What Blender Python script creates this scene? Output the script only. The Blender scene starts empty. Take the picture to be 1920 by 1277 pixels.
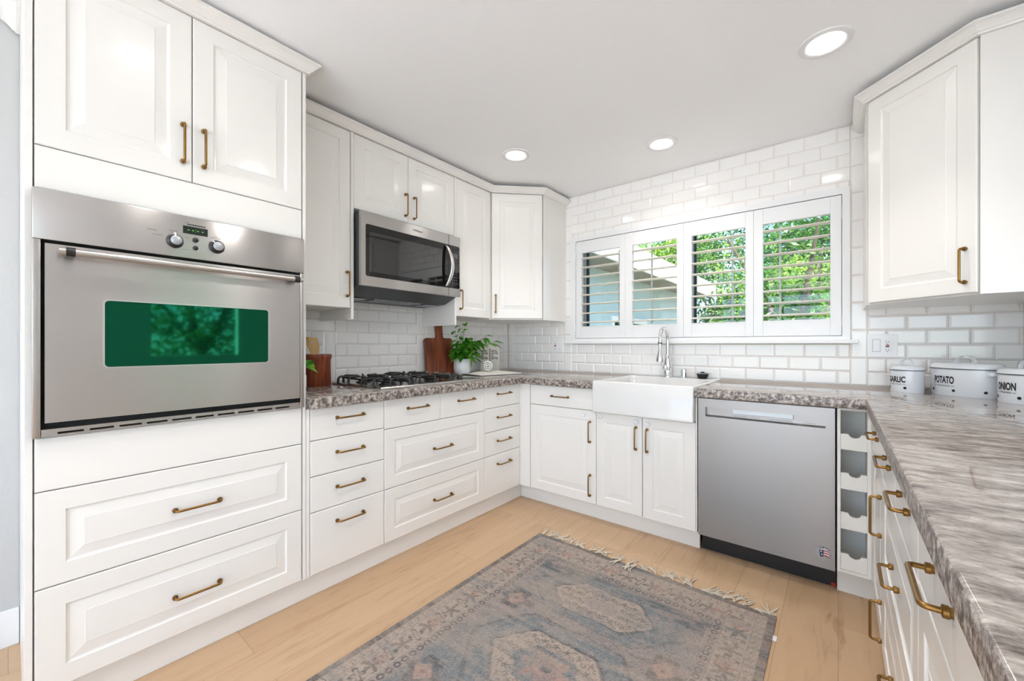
import bpy, bmesh, math, random
import numpy as np
from mathutils import Matrix, Vector

random.seed(7)
SC = bpy.context.scene
COL = SC.collection
PI = math.pi
R2 = math.sqrt(0.5)

# ------------------------------------------------------------------ camera
FPX, TH, CX, CY, EYE = 757.6, -0.6705, 970.6, 645.69, 1.156
cd = bpy.data.cameras.new('camera')
cd.sensor_fit = 'HORIZONTAL'
cd.sensor_width = 36.0
cd.lens = FPX / 1920 * 36.0
cd.shift_x = (960 - CX) / 1920
cd.shift_y = (CY - 638.5) / 1920
cd.clip_start = 0.01
cam = bpy.data.objects.new('camera', cd)
COL.objects.link(cam)
cam.location = (0, 0, EYE)
cam.rotation_euler = (PI / 2, 0.0, -TH)
SC.camera = cam

# ------------------------------------------------------------------ sky, sun, exposure
W = bpy.data.worlds.new('sky')
SC.world = W
W.use_nodes = True
wn = W.node_tree.nodes
wl = W.node_tree.links
wn.clear()
wo = wn.new('ShaderNodeOutputWorld')
wb = wn.new('ShaderNodeBackground')
ws = wn.new('ShaderNodeTexSky')
ws.sky_type = 'HOSEK_WILKIE'
ws.sun_direction = Vector((0.45, -0.55, 0.7)).normalized()
ws.turbidity = 3.0
ws.ground_albedo = 0.5
wb.inputs['Strength'].default_value = 8.0
wl.new(ws.outputs[0], wb.inputs[0])
wl.new(wb.outputs[0], wo.inputs[0])

sd = bpy.data.lights.new('sun', 'SUN')
sd.energy = 10.0
sd.angle = 0.01
sd.color = (1.0, 0.95, 0.86)
sun = bpy.data.objects.new('sun', sd)
COL.objects.link(sun)
sun.location = (4, -6, 9)
sun.rotation_euler = Vector((0.25, -0.65, 0.72)).to_track_quat('Z', 'Y').to_euler()

LAMP, BEAM = 12.0, 11.5   # watts of its downward beam; emission of each ceiling lamp's diffuser
SC.view_settings.view_transform = 'Standard'
SC.view_settings.look = 'None'
SC.view_settings.gamma = 1.0
SC.view_settings.use_curve_mapping = False
SC.view_settings.exposure = 1.07
SC.cycles.use_denoising = True
SC.cycles.max_bounces = 10
SC.cycles.diffuse_bounces = 6
SC.cycles.glossy_bounces = 5
SC.cycles.transparent_max_bounces = 16
SC.cycles.sample_clamp_indirect = 6.0
SC.cycles.caustics_reflective = False
SC.cycles.caustics_refractive = False

# ------------------------------------------------------------------ measured planes (metres)
XL = -1.8525      # fronts of the left run
YB = 2.367        # fronts of the back run
XU = -2.13        # fronts of the left wall units
YW = 3.0          # back wall
XW = -2.497       # left wall
XR = 0.77         # right wall
XF = 0.117        # fronts of the right run
ZC = 2.415        # ceiling
CT = 0.918        # worktop top
CB = 0.868        # worktop underside


# ------------------------------------------------------------------ materials
def srgb(r, g, b):
    f = lambda c: (c / 255) / 12.92 if c / 255 <= 0.04045 else ((c / 255 + 0.055) / 1.055) ** 2.4
    return (f(r), f(g), f(b), 1.0)


class NT:
    """small helper to wire a material"""
    def __init__(self, name):
        self.m = bpy.data.materials.new(name)
        self.m.use_nodes = True
        self.t = self.m.node_tree
        self.t.nodes.clear()
        self.out = self.n('ShaderNodeOutputMaterial')

    def n(self, kind, **kw):
        x = self.t.nodes.new(kind)
        for k, v in kw.items():
            setattr(x, k, v)
        return x

    def l(self, a, b):
        self.t.links.new(a, b)

    def bsdf(self, color=(0.8, 0.8, 0.8, 1), rough=0.5, metal=0.0, spec=0.5, coat=0.0, coat_rough=0.05):
        b = self.n('ShaderNodeBsdfPrincipled')
        b.inputs['Base Color'].default_value = color
        b.inputs['Roughness'].default_value = rough
        b.inputs['Metallic'].default_value = metal
        b.inputs['Specular IOR Level'].default_value = spec
        b.inputs['Coat Weight'].default_value = coat
        b.inputs['Coat Roughness'].default_value = coat_rough
        self.l(b.outputs[0], self.out.inputs[0])
        self.b = b
        return b

    def coords(self, scale=(1, 1, 1), rot=(0, 0, 0), loc=(0, 0, 0), which='Object'):
        tc = self.n('ShaderNodeTexCoord')
        mp = self.n('ShaderNodeMapping')
        mp.inputs['Scale'].default_value = scale
        mp.inputs['Rotation'].default_value = rot
        mp.inputs['Location'].default_value = loc
        self.l(tc.outputs[which], mp.inputs[0])
        return mp.outputs[0]

    def noise(self, vec, scale, detail=4, rough=0.5, dist=0.0):
        x = self.n('ShaderNodeTexNoise')
        x.inputs['Scale'].default_value = scale
        x.inputs['Detail'].default_value = detail
        x.inputs['Roughness'].default_value = rough
        x.inputs['Distortion'].default_value = dist
        if vec is not None:
            self.l(vec, x.inputs['Vector'])
        return x

    def ramp(self, fac, stops, interp='LINEAR'):
        x = self.n('ShaderNodeValToRGB')
        x.color_ramp.interpolation = interp
        e = x.color_ramp.elements
        while len(e) < len(stops):
            e.new(0.5)
        for i, (p, c) in enumerate(stops):
            e[i].position = p
            e[i].color = c if len(c) == 4 else (*c, 1)
        self.l(fac, x.inputs[0])
        return x

    def mix(self, fac, a, b, blend='MIX'):
        x = self.n('ShaderNodeMix', data_type='RGBA', blend_type=blend)
        for s, v in ((x.inputs[0], fac), (x.inputs[6], a), (x.inputs[7], b)):
            if hasattr(v, 'is_output'):
                self.l(v, s)
            else:
                s.default_value = v
        return x.outputs[2]

    def math(self, op, a, b=0.0):
        x = self.n('ShaderNodeMath', operation=op)
        for s, v in ((x.inputs[0], a), (x.inputs[1], b)):
            if hasattr(v, 'is_output'):
                self.l(v, s)
            else:
                s.default_value = v
        return x.outputs[0]

    def bump(self, h, strength=0.2, dist=0.01):
        x = self.n('ShaderNodeBump')
        x.inputs['Strength'].default_value = strength
        x.inputs['Distance'].default_value = dist
        self.l(h, x.inputs['Height'])
        self.l(x.outputs[0], self.b.inputs['Normal'])


def plain(name, color, rough=0.5, metal=0.0, spec=0.5, coat=0.0, coat_rough=0.05, emit=None):
    t = NT(name)
    b = t.bsdf(color, rough, metal, spec, coat, coat_rough)
    if emit:
        b.inputs['Emission Color'].default_value = emit[0]
        b.inputs['Emission Strength'].default_value = emit[1]
    return t.m


def painted(name, color, rough, bump=0.0, scale=60, coat=0.0):
    t = NT(name)
    t.bsdf(color, rough, coat=coat, coat_rough=0.12)
    v = t.coords()
    n = t.noise(v, scale, 4, 0.6)
    if bump:
        t.bump(n.outputs[0], bump, 0.01)
    return t.m


M = {}
M['lacquer'] = painted('white_lacquer', (0.835, 0.815, 0.785, 1), 0.32, 0.006, 9, coat=0.25)
M['carcass'] = plain('white_melamine', (0.83, 0.82, 0.79, 1), 0.45)
M['ceiling'] = painted('ceiling_paint', (0.93, 0.935, 0.945, 1), 0.9, 0.06, 30)
M['wall'] = painted('wall_paint', (0.80, 0.80, 0.80, 1), 0.75, 0.25, 14)
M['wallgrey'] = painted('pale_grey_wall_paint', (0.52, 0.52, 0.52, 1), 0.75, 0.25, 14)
M['trim'] = plain('white_gloss_trim', (0.82, 0.82, 0.83, 1), 0.35)
M['tile'] = painted('white_glazed_tile', (0.90, 0.885, 0.87, 1), 0.08, 0.012, 7)
M['grout'] = plain('beige_grout', srgb(222, 209, 198), 0.9)
M['brass'] = plain('aged_brass', (0.28, 0.155, 0.047, 1), 0.32, 1.0)
M['chrome'] = plain('chrome', (0.82, 0.83, 0.85, 1), 0.06, 1.0)
M['ceramic'] = plain('white_fireclay', (0.72, 0.715, 0.705, 1), 0.1, coat=0.4)
M['black'] = plain('black_plastic', (0.012, 0.012, 0.013, 1), 0.35)
M['cavity'] = plain('black_cavity', (0.006, 0.006, 0.006, 1), 0.7)
M['iron'] = plain('black_cast_iron', (0.009, 0.009, 0.0095, 1), 0.38)
M['greyknob'] = plain('grey_metal_cap', (0.42, 0.44, 0.46, 1), 0.35, 0.7)
M['darkgrey'] = plain('dark_grey_metal', (0.07, 0.08, 0.085, 1), 0.4, 0.3)
M['enamel'] = plain('white_enamel', (0.80, 0.825, 0.86, 1), 0.16, coat=0.5)
M['darkrim'] = plain('dark_green_rim', (0.03, 0.05, 0.045, 1), 0.4)
M['ink'] = plain('black_ink', (0.015, 0.016, 0.018, 1), 0.6)
M['greyink'] = plain('grey_ink', (0.16, 0.16, 0.17, 1), 0.6)
M['plastic'] = plain('white_plastic', (0.86, 0.86, 0.87, 1), 0.35)
M['lockplastic'] = plain('cool_white_plastic', (0.80, 0.80, 0.83, 1), 0.35)
M['red'] = plain('red_plastic', (0.45, 0.03, 0.03, 1), 0.5)
M['navy'] = plain('navy_print', (0.02, 0.04, 0.11, 1), 0.5)
M['redprint'] = plain('red_print', (0.38, 0.03, 0.04, 1), 0.5)
M['whiteprint'] = plain('white_print', (0.8, 0.8, 0.82, 1), 0.5)
M['pot'] = plain('white_pot', (0.82, 0.83, 0.86, 1), 0.3)
M['soil'] = plain('dark_soil', (0.03, 0.02, 0.014, 1), 0.95)
M['stem'] = plain('green_stem', (0.09, 0.2, 0.04, 1), 0.6)
M['paper'] = plain('cream_paper', (0.80, 0.77, 0.72, 1), 0.75)
M['kraft'] = plain('kraft_paper', (0.42, 0.33, 0.23, 1), 0.85)
M['slat'] = plain('cream_louvre', (0.84, 0.80, 0.71, 1), 0.45)
M['alu'] = plain('grey_window_frame', (0.55, 0.57, 0.57, 1), 0.5)
M['gasket'] = plain('black_gasket', (0.015, 0.02, 0.02, 1), 0.6)
M['linen'] = painted('white_linen', (0.78, 0.76, 0.72, 1), 0.9, 0.3, 300)
M['lens'] = plain('lamp_diffuser', (0.9, 0.9, 0.9, 1), 0.5, emit=((1.0, 0.96, 0.92, 1), LAMP))
M['led'] = plain('green_digits', (0.05, 0.2, 0.02, 1), 0.5, emit=((0.25, 0.9, 0.12, 1), 0.8))
M['display'] = plain('display_glass', (0.01, 0.016, 0.012, 1), 0.12)
M['greydisplay'] = plain('grey_display', (0.10, 0.11, 0.12, 1), 0.2)


def steel(name, color, rough, aniso, across=(1, 90, 90)):
    t = NT(name)
    b = t.bsdf(color, rough, 1.0)
    tg = t.n('ShaderNodeTangent', direction_type='UV_MAP')
    t.l(tg.outputs[0], b.inputs['Tangent'])
    b.inputs['Anisotropic'].default_value = aniso
    b.inputs['Anisotropic Rotation'].default_value = 0.25
    v = t.coords(across)
    n = t.noise(v, 10, 3, 0.6)
    r = t.n('ShaderNodeMapRange')
    r.inputs['To Min'].default_value = rough - 0.025
    r.inputs['To Max'].default_value = rough + 0.03
    t.l(n.outputs[0], r.inputs[0])
    t.l(r.outputs[0], b.inputs['Roughness'])
    # faint waviness of thin sheet
    w = t.noise(t.coords((1, 1, 1)), 3.5, 1, 0.4)
    t.bump(w.outputs[0], 0.05, 0.02)
    return t.m


M['steel'] = steel('brushed_steel', (0.52, 0.50, 0.485, 1), 0.25, 0.85, (2, 90, 90))
M['steel_v'] = steel('satin_steel', (0.325, 0.305, 0.295, 1), 0.34, 0.7, (2, 90, 90))
M['steelbar'] = plain('steel_bar', (0.62, 0.60, 0.58, 1), 0.25, 1.0)


def glass_pane():
    t = NT('clear_pane')
    tr = t.n('ShaderNodeBsdfTransparent')
    tr.inputs[0].default_value = (0.93, 0.96, 0.95, 1)
    gl = t.n('ShaderNodeBsdfGlossy')
    gl.inputs['Roughness'].default_value = 0.0
    fr = t.n('ShaderNodeFresnel')
    fr.inputs[0].default_value = 1.5
    mx = t.n('ShaderNodeMixShader')
    t.l(fr.outputs[0], mx.inputs[0])
    t.l(tr.outputs[0], mx.inputs[1])
    t.l(gl.outputs[0], mx.inputs[2])
    t.l(mx.outputs[0], t.out.inputs[0])
    return t.m


M['pane'] = glass_pane()


def dark_glass(name, color, tint, ior):
    t = NT(name)
    b = t.bsdf(color, 0.04)
    b.inputs['IOR'].default_value = ior
    b.inputs['Specular Tint'].default_value = tint
    return t.m


M['ovenglass'] = dark_glass('green_oven_glass', (0.001, 0.010, 0.006, 1), (0.08, 1.0, 0.5, 1), 1.8)
M['mwglass'] = dark_glass('black_microwave_glass', (0.010, 0.010, 0.011, 1), (1, 1, 1, 1), 1.9)
M['mwpanel'] = dark_glass('black_glass_border', (0.010, 0.009, 0.009, 1), (1, 1, 1, 1), 1.5)


def granite():
    t = NT('grey_granite')
    b = t.bsdf((0.5, 0.47, 0.44, 1), 0.04, spec=0.65)
    a = math.radians(-36)
    v = t.coords((1.0, 2.7, 1.6), (0, 0, a))
    big = t.noise(v, 13, 9, 0.66, 0.35)
    fine = t.noise(v, 55, 5, 0.7, 0.3)
    f = t.math('ADD', t.math('MULTIPLY', big.outputs[0], 0.72), t.math('MULTIPLY', fine.outputs[0], 0.28))
    c = t.ramp(f, [(0.31, srgb(58, 50, 48)), (0.40, srgb(102, 92, 87)), (0.47, srgb(138, 129, 123)),
                   (0.54, srgb(166, 157, 150)), (0.64, srgb(204, 197, 189))])
    sp = t.noise(t.coords(), 130, 3, 0.6)
    d = t.ramp(sp.outputs[0], [(0.60, (0, 0, 0, 1)), (0.68, (1, 1, 1, 1))])
    col = t.mix(t.math('MULTIPLY', d.outputs[0], 0.5), c.outputs[0], srgb(96, 84, 80))
    # broken front edge shows larger crystals
    geo = t.n('ShaderNodeNewGeometry')
    sep = t.n('ShaderNodeSeparateXYZ')
    t.l(geo.outputs['Normal'], sep.inputs[0])
    up = t.math('ABSOLUTE', sep.outputs[2])
    ed = t.math('LESS_THAN', up, 0.5)
    rr = t.n('ShaderNodeMapRange')
    rr.inputs['From Min'].default_value, rr.inputs['From Max'].default_value = 0.80, 0.995
    rr.inputs['To Min'].default_value, rr.inputs['To Max'].default_value = 0.38, 0.04
    t.l(up, rr.inputs[0])
    t.l(rr.outputs[0], b.inputs['Roughness'])
    e1 = t.noise(t.coords(), 62, 6, 0.75, 0.1)
    ec = t.ramp(e1.outputs[0], [(0.37, srgb(56, 48, 47)), (0.46, srgb(104, 93, 88)), (0.53, srgb(160, 149, 141)), (0.62, srgb(205, 197, 189))])
    col = t.mix(ed, col, ec.outputs[0])
    t.l(col, b.inputs['Base Color'])
    return t.m


M['granite'] = granite()


def oak():
    t = NT('light_oak_planks')
    b = t.bsdf((0.5, 0.35, 0.2, 1), 0.42)
    v = t.coords((1, 1, 1), (0, 0, PI / 2))
    br = t.n('ShaderNodeTexBrick')
    br.offset = 0.37
    br.inputs['Scale'].default_value = 1.0
    br.inputs['Brick Width'].default_value = 1.55
    br.inputs['Row Height'].default_value = 0.19
    br.inputs['Mortar Size'].default_value = 0.0011
    br.inputs['Mortar Smooth'].default_value = 0.3
    br.inputs['Bias'].default_value = 0.0
    br.inputs['Color1'].default_value = (0, 0, 0, 1)
    br.inputs['Color2'].default_value = (1, 1, 1, 1)
    br.inputs['Mortar'].default_value = (0.5, 0.5, 0.5, 1)
    t.l(v, br.inputs['Vector'])
    base = t.mix(br.outputs['Color'], srgb(192, 161, 128), srgb(203, 173, 140))
    # grain differs from plank to plank
    off = t.n('ShaderNodeVectorMath', operation='MULTIPLY_ADD')
    off.inputs[1].default_value = (0, 0, 7.0)
    t.l(br.outputs['Color'], off.inputs[0])
    t.l(t.coords((10, 1.3, 1)), off.inputs[2])
    g = t.noise(off.outputs[0], 2.6, 7, 0.62, 0.5)
    gr = t.ramp(g.outputs[0], [(0.30, (0.62, 0.55, 0.48, 1)), (0.45, (0.93, 0.90, 0.87, 1)), (0.60, (1.0, 1.0, 1.0, 1)), (0.75, (0.92, 0.90, 0.87, 1))])
    col = t.mix(0.5, base, gr.outputs[0], 'MULTIPLY')
    kn = t.noise(t.coords((4.5, 1.6, 1)), 1.7, 3, 0.5, 0.8)
    kr = t.ramp(kn.outputs[0], [(0.24, (0.55, 0.45, 0.37, 1)), (0.33, (1, 1, 1, 1))])
    col = t.mix(0.8, col, kr.outputs[0], 'MULTIPLY')
    col = t.mix(t.math('MULTIPLY', br.outputs['Fac'], 0.55), col, srgb(120, 88, 60))
    t.l(col, b.inputs['Base Color'])
    t.bump(g.outputs[0], 0.05, 0.004)
    return t.m


M['oak'] = oak()


def wood(name, c1, c2, c3, rough=0.4, axis=2, scale=1.0):
    t = NT(name)
    b = t.bsdf(c2, rough)
    s = [14, 14, 14]
    s[axis] = 1.6
    n = t.noise(t.coords(tuple(x * scale for x in s)), 2.2, 6, 0.6, 0.6)
    c = t.ramp(n.outputs[0], [(0.32, c1), (0.5, c2), (0.68, c3)])
    t.l(c.outputs[0], b.inputs['Base Color'])
    return t.m


M['mahogany'] = wood('red_brown_wood', srgb(78, 30, 16), srgb(122, 56, 32), srgb(156, 84, 52))
M['acacia'] = wood('striped_brown_wood', srgb(84, 36, 18), srgb(126, 62, 36), srgb(160, 92, 58), axis=2, scale=0.8)
M['bamboo'] = wood('pale_bamboo', srgb(196, 152, 96), srgb(220, 180, 124), srgb(232, 198, 146))


def leafy(name, dark, mid, light, scale, trans=0.35):
    t = NT(name)
    b = t.bsdf(mid, 0.45)
    n = t.noise(t.coords(), scale, 3, 0.6)
    c = t.ramp(n.outputs[0], [(0.34, dark), (0.5, mid), (0.64, light)])
    t.l(c.outputs[0], b.inputs['Base Color'])
    tl = t.n('ShaderNodeBsdfTranslucent')
    t.l(c.outputs[0], tl.inputs[0])
    mx = t.n('ShaderNodeMixShader')
    mx.inputs[0].default_value = trans
    t.l(b.outputs[0], mx.inputs[1])
    t.l(tl.outputs[0], mx.inputs[2])
    t.l(mx.outputs[0], t.out.inputs[0])
    return t.m


M['leaf'] = leafy('pothos_leaf', srgb(40, 104, 22), srgb(84, 164, 42), srgb(146, 208, 78), 16)
M['tree_a'] = leafy('mid_green_leaf', srgb(26, 64, 18), srgb(64, 112, 34), srgb(138, 172, 66), 1.6, 0.45)
M['tree_b'] = leafy('dark_green_leaf', srgb(16, 46, 18), srgb(38, 80, 30), srgb(82, 122, 50), 1.6, 0.35)
M['tree_c'] = leafy('yellow_green_leaf', srgb(64, 104, 24), srgb(126, 164, 50), srgb(206, 216, 112), 2.0, 0.5)
M['bark'] = painted('tree_bark', (0.10, 0.075, 0.05, 1), 0.9, 0.6, 20)
M['carpet'] = painted('bounce_carpet', (0.74, 0.75, 0.77, 1), 0.95, 0.3, 200)  # unseen carpet, added to bounce neutral light up to the ceiling
M['patio'] = painted('bounce_patio', (0.72, 0.72, 0.72, 1), 0.9, 0.2, 10)  # unseen patio, added to reflect daylight up through the rear opening
M['lawn'] = painted('garden_ground', (0.42, 0.38, 0.30, 1), 0.95, 0.4, 6)
M['siding'] = painted('blue_grey_siding', srgb(186, 202, 206), 0.7, 0.1, 5)
M['soffit'] = painted('grey_brown_soffit', srgb(128, 124, 114), 0.85, 0.1, 5)
M['fascia'] = plain('white_fascia', (0.85, 0.84, 0.81, 1), 0.6)
M['gardenwall'] = painted('cream_garden_wall', (0.72, 0.66, 0.58, 1), 0.9, 0.2, 8)
M['housepane'] = dark_glass('dark_house_pane', (0.012, 0.05, 0.035, 1), (1, 1, 1, 1), 1.5)


# ------------------------------------------------------------------ mesh building
class MB:
    def __init__(self, mat=None):
        self.v, self.f = [], []
        self.M = mat

    def add(self, vs, fs):
        o = len(self.v)
        for p in vs:
            p = Vector(p)
            if self.M is not None:
                p = self.M @ p
            self.v.append(tuple(p))
        flip = self.M is not None and self.M.to_3x3().determinant() < 0
        for f in fs:
            f = [i + o for i in f]
            self.f.append(f[::-1] if flip else f)
        return self

    def box(self, x0, x1, y0, y1, z0, z1, b=0.0):
        if x1 < x0: x0, x1 = x1, x0
        if y1 < y0: y0, y1 = y1, y0
        if z1 < z0: z0, z1 = z1, z0
        if b <= 0:
            vs = [(x, y, z) for z in (z0, z1) for y in (y0, y1) for x in (x0, x1)]
            return self.add(vs, [(0, 2, 3, 1), (4, 5, 7, 6), (0, 1, 5, 4), (2, 6, 7, 3), (0, 4, 6, 2), (1, 3, 7, 5)])
        bm = bmesh.new()
        bmesh.ops.create_cube(bm, size=1)
        for q in bm.verts:
            q.co = Vector(((x0 + x1) / 2 + q.co.x * (x1 - x0), (y0 + y1) / 2 + q.co.y * (y1 - y0), (z0 + z1) / 2 + q.co.z * (z1 - z0)))
        b = min(b, (x1 - x0) * .45, (y1 - y0) * .45, (z1 - z0) * .45)
        bmesh.ops.bevel(bm, geom=list(bm.edges), offset=b, segments=2, profile=0.6, affect='EDGES')
        return self.addbm(bm)

    def addbm(self, bm):
        bm.verts.index_update()
        self.add([q.co.copy() for q in bm.verts], [[q.index for q in f.verts] for f in bm.faces])
        bm.free()
        return self

    def loft(self, loops, cap0=True, cap1=True, closed=True):
        n = len(loops[0])
        vs = [p for lp in loops for p in lp]
        fs = []
        for i in range(len(loops) - 1):
            for j in range(n if closed else n - 1):
                k = (j + 1) % n
                fs.append((i * n + j, i * n + k, (i + 1) * n + k, (i + 1) * n + j))
        if cap0: fs.append(tuple(range(n))[::-1])
        if cap1: fs.append(tuple(range((len(loops) - 1) * n, len(loops) * n)))
        return self.add(vs, fs)

    def lathe(self, prof, c=(0, 0, 0), n=32, cap0=True, cap1=True, sx=1.0, sy=1.0):
        loops = [[(c[0] + r * sx * math.cos(2 * PI * k / n), c[1] + r * sy * math.sin(2 * PI * k / n), c[2] + z) for k in range(n)] for r, z in prof]
        return self.loft(loops, cap0, cap1)

    def tube(self, path, r, n=10, cap=True):
        P = [Vector(p) for p in path]
        rs = r if isinstance(r, (list, tuple)) else [r] * len(P)
        T = []
        for i in range(len(P)):
            a = P[max(i - 1, 0)]
            b = P[min(i + 1, len(P) - 1)]
            T.append((b - a).normalized())
        u = T[0].orthogonal().normalized()
        loops = []
        for i, p in enumerate(P):
            u = (u - T[i] * u.dot(T[i]))
            if u.length < 1e-6: u = T[i].orthogonal()
            u.normalize()
            w = T[i].cross(u)
            loops.append([p + (u * math.cos(2 * PI * k / n) + w * math.sin(2 * PI * k / n)) * rs[i] for k in range(n)])
        return self.loft(loops, cap, cap)

    def cyl(self, a, b, r, n=20, r2=None):
        return self.tube([a, b], [r, r if r2 is None else r2], n)

    def prism(self, pts, z0, z1):
        return self.loft([[(x, y, z0) for x, y in pts], [(x, y, z1) for x, y in pts]])

    def plate(self, outer, holes, y0, y1):
        """flat plate in the XZ plane with holes, from y0 (front) to y1 (back)"""
        bm = bmesh.new()
        es = []
        for lp in [outer] + holes:
            q = [bm.verts.new((x, y0, z)) for x, z in lp]
            es += [bm.edges.new((q[i], q[(i + 1) % len(q)])) for i in range(len(q))]
        r = bmesh.ops.triangle_fill(bm, use_beauty=True, use_dissolve=False, edges=es)
        fs = [g for g in r['geom'] if isinstance(g, bmesh.types.BMFace)]
        ex = bmesh.ops.extrude_face_region(bm, geom=fs)
        for g in ex['geom']:
            if isinstance(g, bmesh.types.BMVert):
                g.co.y = y1
        bmesh.ops.recalc_face_normals(bm, faces=list(bm.faces))
        return self.addbm(bm)

    def build(self, name, mat, parent=None, loc=None, smooth=None, uv=False):
        me = bpy.data.meshes.new(name)
        me.from_pydata([tuple(p) for p in self.v], [], [tuple(f) for f in self.f])
        me.update()
        bm = bmesh.new()
        bm.from_mesh(me)
        bmesh.ops.recalc_face_normals(bm, faces=list(bm.faces))
        bm.to_mesh(me)
        bm.free()
        if uv:
            boxuv(me)
        if mat is not None:
            me.materials.append(M[mat] if isinstance(mat, str) else mat)
        if smooth is not None:
            me.shade_smooth()
            me.set_sharp_from_angle(angle=math.radians(smooth))
        o = bpy.data.objects.new(name, me)
        COL.objects.link(o)
        if parent is not None:
            o.parent = parent
        if loc is not None:
            o.location = loc
        return o


def boxuv(me):
    lay = me.uv_layers.new(name='UVMap')
    for p in me.polygons:
        n = p.normal
        ax = max(range(3), key=lambda i: abs(n[i]))
        for li in p.loop_indices:
            c = me.vertices[me.loops[li].vertex_index].co
            lay.data[li].uv = (c.x, c.y) if ax == 2 else ((c.y, c.z) if ax == 0 else (c.x, c.z))


def thing(name, label, cat, loc=(0, 0, 0), rz=0.0, group=None):
    o = bpy.data.objects.new(name, None)
    o.empty_display_size = 0.1
    COL.objects.link(o)
    o.location = loc
    o.rotation_euler = (0, 0, rz)
    return tag(o, label, cat, group)


def tag(o, label, cat, group=None):
    o['label'] = label
    o['category'] = cat
    if group: o['group'] = group
    return o


def struct(o, label=None, cat=None):
    o['kind'] = 'structure'
    if label: o['label'] = label
    if cat: o['category'] = cat
    return o


def rrect(x0, x1, z0, z1, r, n=5):
    pts = []
    for cx, cz, a0 in ((x1 - r, z1 - r, 0), (x0 + r, z1 - r, PI / 2), (x0 + r, z0 + r, PI), (x1 - r, z0 + r, 1.5 * PI)):
        for k in range(n + 1):
            a = a0 + PI / 2 * k / n
            pts.append((cx + r * math.cos(a), cz + r * math.sin(a)))
    return pts


def rect(x0, x1, z0, z1):
    return [(x0, z0), (x1, z0), (x1, z1), (x0, z1)]


FONT = bpy.data.curves.new('font_probe', 'FONT').font


def text_mesh(s, height, bold=0.0, align='CENTER', width=None, res=3):
    """lettering as triangles in the XZ plane (x right, z up), facing -y; returns verts, faces"""
    cu = bpy.data.curves.new('lettering', 'FONT')
    cu.body = s
    cu.size = 1.0
    cu.align_x = align
    cu.offset = bold
    cu.resolution_u = res
    o = bpy.data.objects.new('lettering', cu)
    COL.objects.link(o)
    dg = bpy.context.evaluated_depsgraph_get()
    me = bpy.data.meshes.new_from_object(o.evaluated_get(dg))
    vs = [v.co.copy() for v in me.vertices]
    fs = [list(p.vertices) for p in me.polygons]
    bpy.data.objects.remove(o)
    bpy.data.curves.remove(cu)
    bpy.data.meshes.remove(me)
    lo = min(v.y for v in vs); hi = max(v.y for v in vs)
    xl = min(v.x for v in vs); xr = max(v.x for v in vs)
    k = height / (hi - lo)
    kx = k if width is None else width / (xr - xl)
    cx = {'CENTER': (xl + xr) / 2, 'LEFT': xl}[align]
    return [((v.x - cx) * kx, 0.0, (v.y - lo) * k) for v in vs], fs


def lettering(name, s, height, mat, parent, loc, bold=0.0, align='CENTER', width=None):
    vs, fs = text_mesh(s, height, bold, align, width)
    me = bpy.data.meshes.new(name)
    me.from_pydata(vs, [], [f for f in fs])
    me.materials.append(M[mat])
    o = bpy.data.objects.new(name, me)
    COL.objects.link(o)
    o.parent = parent
    o.location = loc
    return o


# ------------------------------------------------------------------ room
floor = struct(MB().box(-2.6, 3.7, -4.7, 3.1, -0.06, 0).build('floor', 'oak'))
ceil = struct(MB().box(-2.6, 3.7, -4.7, 3.14, ZC, ZC + 0.12).build('ceiling', 'ceiling'))
struct(MB().box(-2.49, 3.59, -4.6, -0.9, 0.0005, 0.012).build('floor_bounce_carpet', 'carpet'), 'pale carpet added unseen behind the viewpoint to bounce light onto the ceiling', 'carpet')
struct(MB().box(XW - 0.12, XW, -4.7, 3.14, 0, ZC).build('wall_left', 'wallgrey'))
WX0, WX1, WZ0, WZ1 = -1.735, 0.02, 1.19, 2.03
w = MB()
w.box(XW, WX0, YW, YW + 0.14, 0, ZC).box(WX1, XR + 0.12, YW, YW + 0.14, 0, ZC)
w.box(WX0, WX1, YW, YW + 0.14, 0, WZ0).box(WX0, WX1, YW, YW + 0.14, WZ1, ZC)
wall_back = struct(w.build('wall_back', 'wall'))
struct(MB().box(XR, XR + 0.12, -0.25, YW, 0, CT - 0.06).box(XR, XR + 0.12, 1.95, YW, CT - 0.06, ZC).box(XR, XR + 0.12, -0.25, 1.95, 2.05, ZC).build('wall_right', 'wall'))
struct(MB().box(XR + 0.12, 3.7, YW, YW + 0.12, 0, ZC).build('wall_dining', 'wall'))
w = MB()
w.box(3.6, 3.7, -4.6, -2.6, 0, ZC).box(3.6, 3.7, -1.3, 1.2, 0, ZC).box(3.6, 3.7, 2.2, YW, 0, ZC).box(3.6, 3.7, 1.2, 2.2, 0, 1.0).box(3.6, 3.7, 1.2, 2.2, 2.1, ZC).box(3.6, 3.7, -2.6, -1.3, 0, 0.9).box(3.6, 3.7, -2.6, -1.3, 2.1, ZC)
struct(w.build('wall_far_right', 'wall'))
w = MB()
w.box(-2.497, -2.2, -4.7, -4.6, 0, ZC).box(3.3, 3.6, -4.7, -4.6, 0, ZC).box(-2.2, 3.3, -4.7, -4.6, 2.25, ZC)  # unseen opening, made this wide to let more daylight in
struct(w.build('wall_rear', 'wall'))
struct(MB().box(XW, XW + 0.014, -3.5, 0.027, 0, 0.14, 0.003).build('baseboard_left', 'trim'))


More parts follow.
